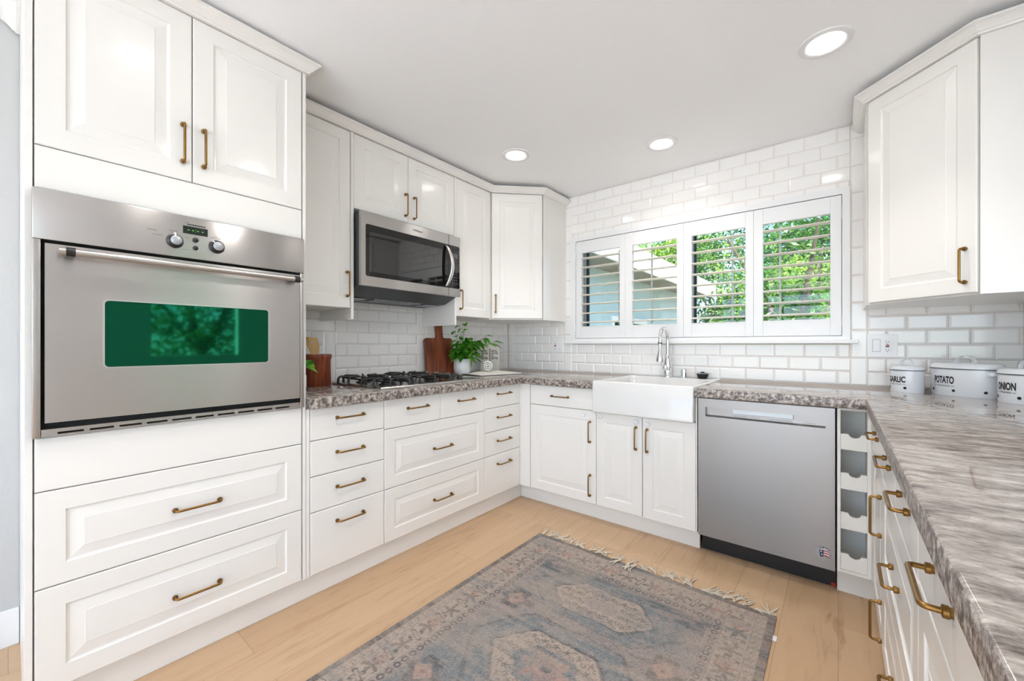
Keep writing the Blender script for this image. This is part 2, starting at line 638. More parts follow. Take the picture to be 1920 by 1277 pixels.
# subway tiles: every tile a pillow-edged block on a grout bed
def tiles(plane, regions, columns, holes, z0=0.9215, rh=0.0783, tl=0.1565, g=0.0013):
    """plane maps (s, z, h) to a point; regions (s0, s1, zlo, zhi, phase); columns (s0, s1, zlo, zhi)"""
    mb = MB()
    bv, h0, h1 = 0.0085, 0.0038, 0.0078

    def one(a, b, c, d, ba, bb, bc, bd):
        a += g; b -= g; c += g; d -= g
        if b - a < 0.004 or d - c < 0.004: return
        ia = a + (bv if ba else 0.0006); ib = b - (bv if bb else 0.0006)
        ic = c + (bv if bc else 0.0006); jd = d - (bv if bd else 0.0006)
        if ib <= ia: ia, ib = a + (b - a) * .3, b - (b - a) * .3
        if jd <= ic: ic, jd = c + (d - c) * .3, d - (d - c) * .3
        t = random.uniform(-0.0004, 0.0004)
        lo = [plane(s, z, 0) for s, z in rect(a, b, c, d)]
        mi = [plane(s, z, h0) for s, z in rect(a, b, c, d)]
        hi = [plane(s, z, h1 + t) for s, z in rect(ia, ib, ic, jd)]
        mb.loft([lo, mi, hi], cap0=False)

    def clip(a, b, c, d, rs):
        parts = [(a, b, c, d)]
        for hs0, hs1, hz0, hz1 in holes:
            nxt = []
            for (p, q, r, s) in parts:
                if q <= hs0 or p >= hs1 or s <= hz0 or r >= hz1:
                    nxt.append((p, q, r, s)); continue
                if p < hs0: nxt.append((p, hs0, r, s))
                if q > hs1: nxt.append((hs1, q, r, s))
                m0, m1 = max(p, hs0), min(q, hs1)
                if r < hz0: nxt.append((m0, m1, r, hz0))
                if s > hz1: nxt.append((m0, m1, hz1, s))
            parts = nxt
        for (p, q, r, s) in parts:
            one(p, q, r, s, p == a and rs[0], q == b and rs[1], r == c and rs[2], s == d and rs[3])

    for s0, s1, zl, zh, ph in regions:
        k = math.floor((zl - z0) / rh)
        while z0 + k * rh < zh:
            c, d = z0 + k * rh, z0 + (k + 1) * rh
            off = ph + (tl / 2 if k % 2 else 0)
            j = math.floor((s0 - off) / tl)
            while off + j * tl < s1:
                a, b = off + j * tl, off + (j + 1) * tl
                ca, cb, cc, cdd = max(a, s0), min(b, s1), max(c, zl), min(d, zh)
                if cb > ca and cdd > cc:
                    clip(ca, cb, cc, cdd, (ca == a, cb == b, cc == c, cdd == d))
                j += 1
            k += 1
    for s0, s1, zl, zh in columns:
        k = math.floor((zl - z0) / (2 * rh))
        while z0 + k * 2 * rh < zh:
            c, d = max(z0 + k * 2 * rh, zl), min(z0 + (k + 1) * 2 * rh, zh)
            if d > c: clip(s0, s1, c, d, (1, 1, 1, 1))
            k += 1
    return mb


TOPZ = ZC - 0.002
Bp = lambda s, z, h: (s, YW - h, z)
Lp = lambda s, z, h: (XW + h, s, z)
Rp = lambda s, z, h: (XR - h, s, z)
hole = [(-1.765, 0.05, 1.155, 2.055)]
mb = tiles(Bp, [(-1.785, 0.054, CT, TOPZ, -0.004), (-2.42, -1.862, CT, 1.36, -0.05), (0.131, 0.690, CT, 1.36, 0.131), (0.131, 0.15, 1.36, TOPZ, 0.131)],
           [(-1.862, -1.785, CT, TOPZ), (0.054, 0.131, CT, TOPZ), (-2.4885, -2.42, CT, 1.36), (0.690, 0.762, CT, 1.36)], hole)
struct(mb.build('wall_back_tiles', 'tile', wall_back))
gb = MB()
gb.box(XW, WX0, YW - 0.0022, YW, CT - 0.02, TOPZ).box(WX1, XR, YW - 0.0022, YW, CT - 0.02, TOPZ)
gb.box(WX0, WX1, YW - 0.0022, YW, CT - 0.02, WZ0).box(WX0, WX1, YW - 0.0022, YW, WZ1, TOPZ)
struct(gb.build('wall_back_grout', 'grout', wall_back))
wl_ = bpy.data.objects['wall_left']
mb = tiles(Lp, [(0.825, 1.207, CT, 1.50, 0.9), (1.285, 1.917, CT, 1.50, 1.207 + .157), (1.995, 2.92, CT, 1.50, 1.995)],
           [(1.207, 1.285, CT, 1.50), (1.917, 1.995, CT, 1.50), (2.92, 2.9925, CT, 1.50)], [])
struct(mb.build('wall_left_tiles', 'tile', wl_))
struct(MB().box(XW, XW + 0.0022, 0.825, YW, CT - 0.02, 1.50).build('wall_left_grout', 'grout', wl_))
wr_ = bpy.data.objects['wall_right']
mb = tiles(Rp, [(1.96, 2.91, CT, 1.36, 0.2)], [(2.91, 2.99, CT, 1.36)], [])
struct(mb.build('wall_right_tiles', 'tile', wr_))
struct(MB().box(XR - 0.0022, XR, 1.955, YW, CT - 0.02, 1.36).build('wall_right_grout', 'grout', wr_))

# ------------------------------------------------------------------ window, shutters
w = MB()
w.plate(rect(-1.785, 0.054, 1.182, 2.057), [rect(-1.733, 0.018, 1.204, 2.019)], YW - 0.030, YW)
w.plate(rect(-1.733, 0.018, 1.204, 2.019), [rect(-1.722, 0.007, 1.212, 2.010)], YW, YW + 0.135)
win = struct(w.build('window_1', 'trim'), 'white framed kitchen window behind four shutters above the sink', 'window')
struct(MB().box(-1.818, 0.092, YW - 0.055, YW - 0.001, 1.161, 1.1825, 0.004).build('window_sill', 'trim', win))
w = MB()
y0, y1 = YW + 0.085, YW + 0.120
w.plate(rect(-1.722, 0.007, 1.212, 2.010), [rect(-1.690, -0.860, 1.245, 1.980), rect(-0.815, -0.025, 1.245, 1.980)], y0, y1)
struct(w.build('window_frame', 'alu', win))
w = MB()
for a, b in ((-1.690, -0.860), (-0.815, -0.025)):
    w.plate(rect(a, b, 1.245, 1.980), [rect(a + 0.012, b - 0.012, 1.257, 1.968)], y0 - 0.004, y1 - 0.006)
struct(w.build('window_gasket', 'gasket', win))
struct(MB().box(-1.685, -0.865, y0 + 0.014, y0 + 0.019, 1.25, 1.975).build('window_pane', 'pane', win))
struct(MB().box(-0.810, -0.030, y0 + 0.014, y0 + 0.019, 1.25, 1.975).build('window_pane', 'pane', win))

panels = [(-1.730, -1.2955, -1.678, -1.340, 'hinged at the frame above the left end of the sink cabinets', 'first'),
          (-1.2945, -0.8595, -1.236, -0.905, '', ''), (-0.8585, -0.4265, -0.805, -0.472, '', ''), (-0.4255, 0.0150, -0.374, -0.036, '', '')]
shut_lab = ['white shutter panel nearest the diagonal corner cupboard, showing grey siding outside',
            'white shutter panel behind the faucet, showing the white roof edge outside',
            'white shutter panel just right of the faucet, black window bar behind its edge',
            'white shutter panel with hinges nearest the switch plate, green leaves behind']
tilt_x = [-1.366, -1.104, -0.556, -0.286]
for i, (a, b, o0, o1, _s, _t) in enumerate(panels):
    t = thing('window_shutter', shut_lab[i], 'shutter', ((a + b) / 2, YW - 0.020, 1.207), group='plantation shutters in the window')
    cx = (a + b) / 2
    f = MB()
    za, zb = 1.305 - 1.207, 1.917 - 1.207
    f.box(a - cx, o0 - cx, -0.006, 0.024, 0, 0.808, 0.002).box(o1 - cx, b - cx, -0.006, 0.024, 0, 0.808, 0.002)
    f.box(o0 - cx, o1 - cx, -0.005, 0.024, 0, za, 0.002).box(o0 - cx, o1 - cx, -0.005, 0.024, zb, 0.808, 0.002)
    f.build('shutter_frame', 'trim', t)
    s = MB()
    for k in range(8):
        z = 1.871 - 0.0762 * k - 1.207
        lp = []
        for q in range(16):
            an = 2 * PI * q / 16
            u, v = 0.0320 * math.cos(an), 0.0070 * math.sin(an)
            ca, sa = math.cos(math.radians(2)), math.sin(math.radians(2))
            lp.append((u * ca - v * sa + 0.009, z + u * sa + v * ca))
        s.loft([[(o0 - cx + 0.002, y, zz) for y, zz in lp], [(o1 - cx - 0.002, y, zz) for y, zz in lp]])
    s.build('louvres', 'slat', t, smooth=50)
    MB().box(tilt_x[i] - cx - 0.006, tilt_x[i] - cx + 0.006, 0.041, 0.052, za + 0.01, zb - 0.01, 0.002).build('tilt_rod', 'alu', t)
    if i in (0, 3):
        hx = (a - cx + 0.001) if i == 0 else (b - cx - 0.001)
        for hz in (0.09, 0.70):
            h = MB().cyl((hx, -0.009, hz - 0.03), (hx, -0.009, hz + 0.03), 0.003, 10)
            h.build('hinge', 'trim', t)

# ------------------------------------------------------------------ cabinets
HL = 0.132
hp = []
for k in range(5):
    a = PI / 2 * k / 4
    hp.append((0, -0.0225 - 0.008 * math.sin(a), -HL / 2 + 0.008 - 0.008 * math.cos(a)))
path = [(0, -0.004, -HL / 2)] + hp + [(0, y, -z) for x, y, z in hp[::-1]] + [(0, -0.004, HL / 2)]
hb = MB().tube(path, 0.0042, 12)
for s in (-1, 1):
    z = s * HL / 2
    hb.tube([(0, 0.0, z), (0, -0.003, z), (0, -0.004, z), (0, -0.010, z), (0, -0.011, z)], [0.0068, 0.0072, 0.0085, 0.0085, 0.0062], 16)
hproto = hb.build('pull_handle', 'brass', smooth=40)
HMESH = hproto.data
bpy.data.objects.remove(hproto)


def handle(parent, x, z, horizontal):
    o = bpy.data.objects.new('handle', HMESH)
    COL.objects.link(o)
    o.parent = parent
    o.location = (x, 0, z)
    if horizontal:
        o.rotation_euler = (0, PI / 2, 0)
    return o


TK = 0.018


def front_mesh(w, h, style):
    mb = MB()
    def lp(i, y): return [(i, y, i), (w - i, y, i), (w - i, y, h - i), (i, y, h - i)]
    L = [lp(0, TK), lp(0, 0.0035), lp(0.0015, 0.001), lp(0.0035, 0)]
    if style == 'raised':
        m = min(0.062, h * 0.22, w * 0.22)
        r = min(0.040, h * 0.13, w * 0.14)
        L += [lp(m, 0), lp(m + 0.0012, 0.0035), lp(m + 0.004, 0.0052), lp(m + 0.009, 0.0056), lp(m + r, 0.0012), lp(m + r + 0.0015, 0.0002)]
    mb.loft(L)
    return mb


def cabinet(name, label, loc, rz, w, z0, z1, depth, fronts, group=None, cat='cabinet', body=True, extra=None):
    """local frame: x along the front, -y out of the front, fronts at y = 0; fronts: (kind, x0, x1, z0, z1, style, [(x, z, horizontal)])"""
    t = thing(name, label, cat, (loc[0], loc[1], z0), rz, group)
    if body:
        b = MB()
        b.box(0.0005, w - 0.0005, TK + 0.002, depth, 0, z1 - z0, 0.0)
        b.build('body', 'carcass', t)
    for kind, a, c, za, zb, style, hs in fronts:
        g = 0.0014
        o = front_mesh(c - a - 2 * g, zb - za - 2 * g, style).build(kind, 'lacquer', t, (a + g, 0, za + g - z0))
        for hx, hz, hor in hs:
            handle(o, hx - a - g, hz - za - g, hor)
    if extra: extra(t)
    return t


L90 = PI / 2
FB = 0.114
ZT = 0.866
DL = 0.62

# tall oven housing
ty0, ty1 = 0.046, 0.806
tw = ty1 - ty0
t = thing('oven_cabinet', 'tall white cabinet around the steel oven, raised panel doors above and drawers below', 'cabinet', (XL, ty0, 0), L90)
tall = t
dp = XL - XW - 0.004
MB().box(-0.0175, -0.0015, -0.001, dp, 0, 2.356, 0.001).build('side_panel', 'lacquer', t)
MB().box(0.7625, 0.7755, -0.0005, dp, FB, 2.356, 0.001).build('side_panel', 'lacquer', t)
b = MB()
b.box(0, tw, TK + 0.002, dp, FB, 0.880).box(0, tw, TK + 0.002, dp, 1.617, 2.356)
b.box(0, tw, 0.56, dp, 0.880, 1.617)
b.build('body', 'carcass', t)
g = 0.0014
for za, zb, nm in ((0.716, 0.8795, 'filler_panel'), (1.618, 1.748, 'filler_panel')):
    front_mesh(tw - 2 * g, zb - za - 2 * g, 'flat').build(nm, 'lacquer', t, (g, 0, za + g))
for za, zb, hz in ((FB, 0.426, 0.255), (0.426, 0.716, 0.5655)):
    o = front_mesh(tw - 2 * g, zb - za - 2 * g, 'raised').build('drawer', 'lacquer', t, (g, 0, za + g))
    handle(o, 0.435 - ty0 - g, hz - za - g, True)
for a, b_, hx in ((0, 0.3735, 0.391 - ty0), (0.3735, tw, 0.452 - ty0)):
    o = front_mesh(b_ - a - 2 * g, 2.356 - 1.748 - 2 * g, 'raised').build('door', 'lacquer', t, (a + g, 0, 1.748 + g))
    handle(o, hx - a - g, 1.881 - 1.748 - g, False)

# left run
def four_drawers(w):
    s = [FB, 0.3953, 0.557, 0.7196, ZT]
    hz = [0.327, 0.4875, 0.650, 0.812]
    return [('drawer', 0, w, s[i], s[i + 1], 'flat', [(w / 2, hz[i], True)]) for i in range(4)]


w1 = 1.2183 - 0.8397
cabinet('drawer_cabinet', 'white four drawer base cabinet beside the tall oven housing, plain fronts', (XL, 0.8397), L90, w1, FB, CB - 0.001, DL, four_drawers(w1),
        extra=lambda t: MB().box(-0.0165, -0.0015, 0.0, 0.40, 0, ZT - FB, 0.001).build('filler_panel', 'lacquer', t))
w2 = 1.9825 - 1.2183
cabinet('cooktop_cabinet', 'wide white base cabinet under the gas cooktop, two small drawers over two raised panel drawers', (XL, 1.2183), L90, w2, FB, CB - 0.001, DL,
        [('drawer', 0, w2, FB, 0.3938, 'raised', [(1.613 - 1.2183, 0.247, True)]), ('drawer', 0, w2, 0.3938, 0.7101, 'raised', [(1.613 - 1.2183, 0.547, True)]),
         ('drawer', 0, 0.378, 0.7101, ZT, 'flat', [(0.211, 0.806, True)]), ('drawer', 0.378, w2, 0.7101, ZT, 'flat', [(0.588, 0.805, True)])])
w3 = 2.3665 - 1.9825
cabinet('drawer_cabinet', 'narrow white four drawer base cabinet in the inner corner next to the cooktop drawers', (XL, 1.9825), L90, w3, FB, CB - 0.001, DL, four_drawers(w3))

# back run
DB = 0.61
wc = -1.2285 + 1.7597
t = cabinet('corner_cabinet', 'white base cabinet left of the sink, one drawer over a door with two upright handles', (-1.7597, YB), 0, wc, FB, CB - 0.001, DB,
            [('drawer', 0, wc, 0.7229, ZT, 'flat', [(-1.502 + 1.7597, 0.7955, True)]),
             ('door', 0, wc, FB, 0.7229, 'raised', [(-1.27 + 1.7597, 0.584, False), (-1.27 + 1.7597, 0.235, False)])])
MB().box(XL - 0.015 + 1.7597, -0.002, 0.0, 0.018, 0, ZT - FB).build('filler_panel', 'lacquer', t)


def lock(t, x, z, w=0.034, h=0.026):
    L = [[(px, y, pz) for px, pz in rrect(x - w / 2 + i, x + w / 2 - i, z - h / 2 + i, z + h / 2 - i, 0.0085 - i * .5, 5)] for i, y in ((0, 0.0), (0, -0.006), (0.0015, -0.009), (0.005, -0.0105))]
    MB().loft(L).build('child_lock', 'lockplastic', t, smooth=40)


door = [o for o in t.children if o.name.startswith('door')][0]
lock(door, -1.324 + 1.7597, 0.687 - FB)
t = cabinet('sink_cabinet', 'white two door base cabinet under the apron front sink', (-1.2285, YB), 0, 0.6113, FB, 0.722, DB,
            [('door', 0, 0.3065, FB, 0.7215, 'raised', [(-0.959 + 1.2285, 0.587, False)]),
             ('door', 0.3075, 0.6113, FB, 0.7215, 'raised', [(-0.89 + 1.2285, 0.583, False)])])
ds = [o for o in t.children if o.name.startswith('door')]
lock(ds[0], 0.030, 0.690 - FB); lock(ds[0], 0.266, 0.686 - FB); lock(ds[1], 0.028, 0.680 - FB)
tag(MB().box(-0.6166, -0.6108, YB + 0.001, YB + DB, FB, CB - 0.001).build('divider_board', 'lacquer'), 'narrow white board standing between the sink and the dishwasher', 'board')

# wine rack
wx0, wx1 = -0.0035, 0.1168
t = thing('wine_rack', 'narrow open white wine rack cabinet between dishwasher and side run', 'wine rack', (wx0, YB, FB))
ww, wh = wx1 - wx0, CB - 0.001 - FB
b = MB()
b.box(0, 0.0125, 0, 0.58, 0, wh, 0.001).box(0.1055, ww, 0, 0.58, 0, wh, 0.001)
b.box(0.0125, 0.1055, 0.20, 0.22, 0, wh).box(0.0125, 0.1055, 0.002, 0.56, 0, 0.013).box(0.0125, 0.1055, 0.002, 0.56, wh - 0.012, wh)
b.build('frame', 'carcass', t)
for zt, zb in ((0.748, 0.676), (0.570, 0.496), (0.388, 0.314), (0.200, 0.129)):
    s = MB()
    s.box(0.013, 0.105, 0.014, 0.199, zb - FB, zb - FB + 0.010)
    o = [(0.013, zb - FB), (0.105, zb - FB), (0.105, zt - FB)]
    cx, r = 0.0625, 0.0215
    for k in range(13):
        a = PI * k / 12
        o.append((cx + r * math.cos(a), zt - FB - 0.8 * r * math.sin(a)))
    o.append((0.013, zt - FB))
    s.plate(o, [], 0.004, 0.016)
    s.build('shelf', 'carcass', t)

# right run (faces -x): local x runs towards the camera
R90 = -PI / 2
wa = 2.28 - 1.815
DR = XR - XF - 0.012
t = cabinet('side_cabinet', 'white base cabinet of the side run nearest the wine rack, drawer over door', (XF, 2.28), R90, wa, FB, CB - 0.001, DR,
            [('drawer', 0, wa, 0.7196, ZT, 'flat', [(2.28 - 2.047, 0.806, True)]),
             ('door', 0, wa, FB, 0.7196, 'raised', [(2.28 - 1.857, 0.565, False), (2.28 - 1.857, 0.205, False)])])
MB().box(-(YB - 2.28) + 0.002, -0.002, 0, 0.018, 0, ZT - FB).build('filler_panel', 'lacquer', t)
wb_ = 1.815 - 1.053
cabinet('side_drawer_cabinet', 'wide white side run cabinet with two small drawers over two large drawers', (XF, 1.815), R90, wb_, FB, CB - 0.001, DR,
        [('drawer', 0, wb_, FB, 0.3938, 'raised', [(1.815 - 1.42, 0.247, True)]), ('drawer', 0, wb_, 0.3938, 0.7101, 'raised', [(1.815 - 1.42, 0.553, True)]),
         ('drawer', 0, wb_ / 2, 0.7101, ZT, 'flat', [(1.815 - 1.612, 0.806, True)]), ('drawer', wb_ / 2, wb_, 0.7101, ZT, 'flat', [(1.815 - 1.228, 0.806, True)])])
wc_ = 1.053 - 0.596
cabinet('side_cabinet', 'white side run cabinet closest to the viewer, long brass handle on its top drawer', (XF, 1.053), R90, wc_, FB, CB - 0.001, DR,
        [('drawer', 0, wc_, 0.7196, ZT, 'flat', [(1.053 - 0.828, 0.806, True)]), ('door', 0, wc_, FB, 0.7196, 'raised', [])])
b = MB().box(0, 0.456, 0.0, DR, 0, CB - 0.001 - FB)
t = thing('end_cabinet', 'plain white base cabinet at the near end of the side run', 'cabinet', (XF, 0.595, FB), R90)
b.build('body', 'lacquer', t)

# plinths
def plinth(name, label, x0, x1, y0, y1, h=FB - 0.001):
    o = MB().box(x0, x1, y0, y1, 0, h, 0.0015).build(name, 'lacquer')
    return tag(o, label, 'plinth')


plinth('toe_kick', 'white toe kick board along the floor under the oven and cooktop cabinets', -1.912, -1.896, 0.046, 2.434)
plinth('toe_kick', 'white toe kick board along the floor under the sink cabinets', -1.896, -0.614, 2.434, 2.450)
plinth('toe_kick', 'short white toe kick board under the wine rack', -0.0035, XF + 0.045, 2.425, 2.441)
plinth('toe_kick', 'white toe kick board along the floor under the side run', XF + 0.045, XF + 0.061, 0.14, 2.424)

# ------------------------------------------------------------------ worktops
def slab(name, pts, label):
    bm = bmesh.new()
    lo = [bm.verts.new((x, y, CB)) for x, y in pts]
    f = bm.faces.new(lo)
    ex = bmesh.ops.extrude_face_region(bm, geom=[f])
    for gq in ex['geom']:
        if isinstance(gq, bmesh.types.BMVert): gq.co.z = CT
    bmesh.ops.recalc_face_normals(bm, faces=list(bm.faces))
    es = [e for e in bm.edges if all(v.co.z > CT - 1e-4 for v in e.verts) or all(v.co.z < CB + 1e-4 for v in e.verts)]
    bmesh.ops.bevel(bm, geom=es, offset=0.006, segments=3, profile=0.5, affect='EDGES')
    o = MB().addbm(bm).build(name, 'granite', smooth=30)
    return tag(o, label, 'countertop')


slab('countertop', [(XW + 0.009, 0.8235), (XL + 0.042, 0.8235), (XL + 0.042, YB - 0.042), (-1.2295, YB - 0.042), (-1.2295, YW - 0.009), (XW + 0.009, YW - 0.009)],
     'grey granite countertop running under the cooktop and around the inner corner')
slab('countertop', [(-0.6135, YW - 0.009), (-0.6135, YB - 0.042), (XF - 0.021, YB - 0.042), (XF - 0.021, 0.10), (XR - 0.009, 0.10), (XR - 0.009, YW - 0.009)],
     'grey granite countertop over the dishwasher and along the side run with canisters')

# ------------------------------------------------------------------ wall cabinets
UB, UT = 1.357, 2.345
DU = abs(XU - XW) - 0.004
u0 = 0.8235
wU = 1.1865 - u0
cabinet('wall_cabinet', 'narrow white wall cabinet between the oven housing and the microwave', (XU, u0), L90, wU, UB, UT, DU,
        [('door', 0, wU, UB, UT - 0.002, 'raised', [(1.164 - u0, 1.490, False)])],
        extra=lambda t: MB().box(wU + 0.001, wU + 0.0175, -0.002, DU, 1.297 - UB, UT - UB, 0.001).build('side_panel', 'lacquer', t))
wM = 1.9635 - 1.2055
cabinet('wall_cabinet', 'short two door white wall cabinet directly above the microwave', (XU, 1.2055), L90, wM, 1.920, UT, DU,
        [('door', 0, 1.5725 - 1.2055, 1.920, UT - 0.002, 'raised', [(1.548 - 1.2055, 2.029, False)]),
         ('door', 1.5725 - 1.2055, wM, 1.920, UT - 0.002, 'raised', [(1.614 - 1.2055, 2.025, False)])])
wN = 2.345 - 1.982
cabinet('wall_cabinet', 'narrow white wall cabinet between the microwave and the diagonal corner cabinet', (XU, 1.982), L90, wN, UB, UT, DU,
        [('door', 0, wN, UB, UT - 0.002, 'raised', [(2.018 - 1.982, 1.4775, False)])],
        extra=lambda t: MB().box(-0.0175, -0.001, -0.002, DU, 1.292 - UB, UT - UB, 0.001).build('side_panel', 'lacquer', t))


def diagonal(name, label, A, B, poly, hside, hz):
    """corner wall cabinet; door from A to B seen with A on the left; poly is its plan"""
    ang = math.atan2(B[1] - A[1], B[0] - A[0])
    wd = math.hypot(B[0] - A[0], B[1] - A[1])
    t = thing(name, label, 'cabinet', (A[0], A[1], UB - 0.006), ang)
    inv = Matrix.Rotation(-ang, 4, 'Z')
    pts = []
    for x, y in poly:
        q = inv @ Vector((x - A[0], y - A[1], 0))
        pts.append((q.x, q.y))
    MB().prism(pts, 0, UT - UB + 0.006).build('body', 'lacquer', t)
    o = front_mesh(wd - 0.010, UT - UB - 0.004, 'raised').build('door', 'lacquer', t, (0.005, -TK - 0.003, 0.008))
    handle(o, 0.030 if hside == 'left' else wd - 0.045, hz - UB, False)
    return t


q = 0.015
A, B_ = (-2.131, 2.352), (-1.840, 2.645)
nx, ny = R2 * 0.022, -R2 * 0.022
diagonal('corner_wall_cabinet', 'diagonal white wall cabinet in the corner beside the window, handle low on its door',
         (A[0] - nx, A[1] - ny), (B_[0] - nx, B_[1] - ny),
         [(A[0] - nx, A[1] - ny), (B_[0] - nx, B_[1] - ny), (B_[0], B_[1]), (B_[0], YW - 0.009), (XW + 0.001, YW - 0.009), (XW + 0.001, A[1] - 0.003), (A[0] - 0.02, A[1] - 0.003)], 'left', 1.473)
A, B_ = (0.110, 2.634), (0.423, 2.325)
nx, ny = -R2 * 0.022, -R2 * 0.022
diagonal('corner_wall_cabinet', 'diagonal white wall cabinet above the canisters and the switch plate',
         (A[0] - nx, A[1] - ny), (B_[0] - nx, B_[1] - ny),
         [(A[0] - nx, A[1] - ny), (B_[0] - nx, B_[1] - ny), (B_[0] + 0.006, B_[1]), (XR - 0.001, B_[1]), (XR - 0.001, YW - 0.009), (A[0], YW - 0.009), (A[0], A[1] + 0.006)], 'right', 1.466)


# crown mouldings: a profile swept along the cabinet tops with mitred corners
def crown(label, path, z, h=0.042, out=0.046):
    prof = [(0.0, 0.0), (0.010, 0.0), (0.013, 0.006), (0.018, 0.008), (0.024, 0.016), (0.034, 0.026), (0.040, 0.030), (out, 0.033), (out, h), (-0.02, h), (-0.02, 0.0)]
    P = [Vector((x, y)) for x, y in path]
    loops = []
    for i, p in enumerate(P):
        ds = []
        if i > 0: ds.append((P[i] - P[i - 1]).normalized())
        if i < len(P) - 1: ds.append((P[i + 1] - P[i]).normalized())
        ns = [Vector((d.y, -d.x)) for d in ds]
        if len(ns) == 2:
            m = (ns[0] + ns[1]).normalized()
            m = m / m.dot(ns[0])
        else:
            m = ns[0]
        loops.append([(p.x + m.x * o, p.y + m.y * o, z + u) for o, u in prof])
    o = MB().loft(loops).build('crown_moulding', 'lacquer')
    return tag(o, label, 'moulding')


crown('white crown moulding on top of the tall oven housing', [(XW + 0.01, 0.0275), (XL + 0.002, 0.0275), (XL + 0.002, 0.8222), (XU - 0.02, 0.8222)], 2.357)
crown('white crown moulding on the microwave side wall cabinets and their diagonal corner', [(XU + 0.001, 0.870), (XU + 0.001, 2.353), (-1.837, 2.645), (-1.837, YW - 0.010)], UT + 0.0005)
crown('white crown moulding on the diagonal wall cabinet above the canisters', [(0.108, YW - 0.010), (0.108, 2.632), (0.424, 2.323), (XR - 0.003, 2.323)], UT + 0.0005)

# ------------------------------------------------------------------ wall oven
OV = thing('built_in_oven', 'built-in brushed steel wall oven with green glass window', 'oven', (XL, 0.042, 0.881), L90)
f = MB()
f.box(0, 0.761, -0.026, 0.0, 0.584, 0.734, 0.003)
f.box(0, 0.017, -0.024, 0.0, 0, 0.584, 0.002).box(0.745, 0.761, -0.024, 0.0, 0, 0.584, 0.002)
f.build('control_panel_frame', 'steel', OV, smooth=30, uv=True)
MB().box(0.017, 0.745, 0.004, 0.55, 0.004, 0.730).build('oven_body', 'cavity', OV)
v = MB()
sl = [rect(0.05 + k * 0.0665, 0.05 + k * 0.0665 + 0.054, 0.006, 0.0125) for k in range(10)]
v.plate(rect(0.018, 0.744, 0.0, 0.020), sl, -0.020, -0.017)
v.box(0.018, 0.744, -0.020, 0.002, 0.020, 0.023)
v.build('vent_trim', 'steel', OV, uv=True)
d = MB().plate(rect(0.0245, 0.741, 0.043, 0.573), [rrect(0.147, 0.6185, 0.2015, 0.4155, 0.012)], -0.030, -0.004)
dr = d.build('oven_door', 'steel', OV, uv=True)
MB().plate(rrect(0.1485, 0.617, 0.203, 0.414, 0.011), [], -0.0275, -0.0255).build('oven_window', 'ovenglass', dr)
wrim = MB().plate(rrect(0.1435, 0.622, 0.198, 0.419, 0.014), [rrect(0.1485, 0.617, 0.203, 0.4140, 0.011)], -0.0315, -0.0295)
wrim.build('window_rim', 'steelbar', dr)
bar = MB().cyl((0.050, -0.072, 0.548), (0.733, -0.072, 0.548), 0.0105, 24)
bar.build('handle', 'steelbar', dr, smooth=40)
for x in (0.073, 0.711):
    m = MB().box(x - 0.009, x + 0.009, -0.0715, -0.029, 0.537, 0.559, 0.003)
    m.tube([(x - 0.0095, -0.072, 0.548), (x + 0.0095, -0.072, 0.548)], 0.0135, 20)
    m.build('handle_mount', 'black', dr, smooth=40)
for x, z, a in ((0.322, 0.638, 8), (0.444, 0.640, 45)):
    k = MB(Matrix.Translation((x, 0, z)))
    k.tube([(0, -0.026, 0), (0, -0.030, 0), (0, -0.044, 0), (0, -0.048, 0)], [0.0245, 0.0245, 0.0200, 0.0185], 32)
    ko = k.build('knob', 'black', OV, smooth=40)
    k = MB(Matrix.Translation((x, 0, z))).tube([(0, -0.0478, 0), (0, -0.0500, 0), (0, -0.0508, 0)], [0.0160, 0.0160, 0.0150], 32)
    k.build('knob_cap', 'greyknob', ko, smooth=40)
    an = math.radians(90 - a)
    k = MB(Matrix.Translation((x, 0, z)) @ Matrix.Rotation(-math.radians(a), 4, 'Y'))
    k.box(-0.0018, 0.0018, -0.0495, -0.030, 0.0165, 0.0265)
    k.build('pointer', 'whiteprint', ko)
dsp = MB().box(0.3445, 0.4165, -0.0275, -0.0255, 0.672, 0.699, 0.0006).build('display', 'display', OV)
dg_ = MB()
for x in (0.360, 0.373, 0.387, 0.401):
    dg_.box(x - 0.0025, x + 0.0025, -0.0282, -0.0274, 0.6848, 0.6860)
dg_.box(0.3795, 0.3805, -0.0282, -0.0274, 0.688, 0.6892).box(0.3795, 0.3805, -0.0282, -0.0274, 0.6815, 0.6827)
dg_.build('digits', 'led', dsp)
MB().box(0.357, 0.410, -0.0275, -0.0255, 0.7035, 0.7075).build('status_strip', 'darkgrey', OV)
for z, r in ((0.6525, 0.0088), (0.6235, 0.0078)):
    k = MB(Matrix.Translation((0.380, 0, z))).tube([(0, -0.0255, 0), (0, -0.0300, 0), (0, -0.0312, 0)], [r, r, r * 0.8], 24)
    k.build('button', 'black', OV, smooth=40)
for s, x, z, h in (('FUNCTION', 0.262, 0.664, 0.0034), ('CONVECTION', 0.277, 0.650, 0.0030), ('SELECTOR', 0.318, 0.672, 0.0034), ('OVEN', 0.440, 0.676, 0.0034), ('TEMPERATURE', 0.440, 0.670, 0.0034),
                   ('TIMER', 0.356, 0.711, 0.0026), ('BROIL', 0.352, 0.612, 0.0030), ('BAKE', 0.357, 0.655, 0.0028)):
    lettering('lettering', s, h, 'greyink', OV, (x, -0.0263, z))

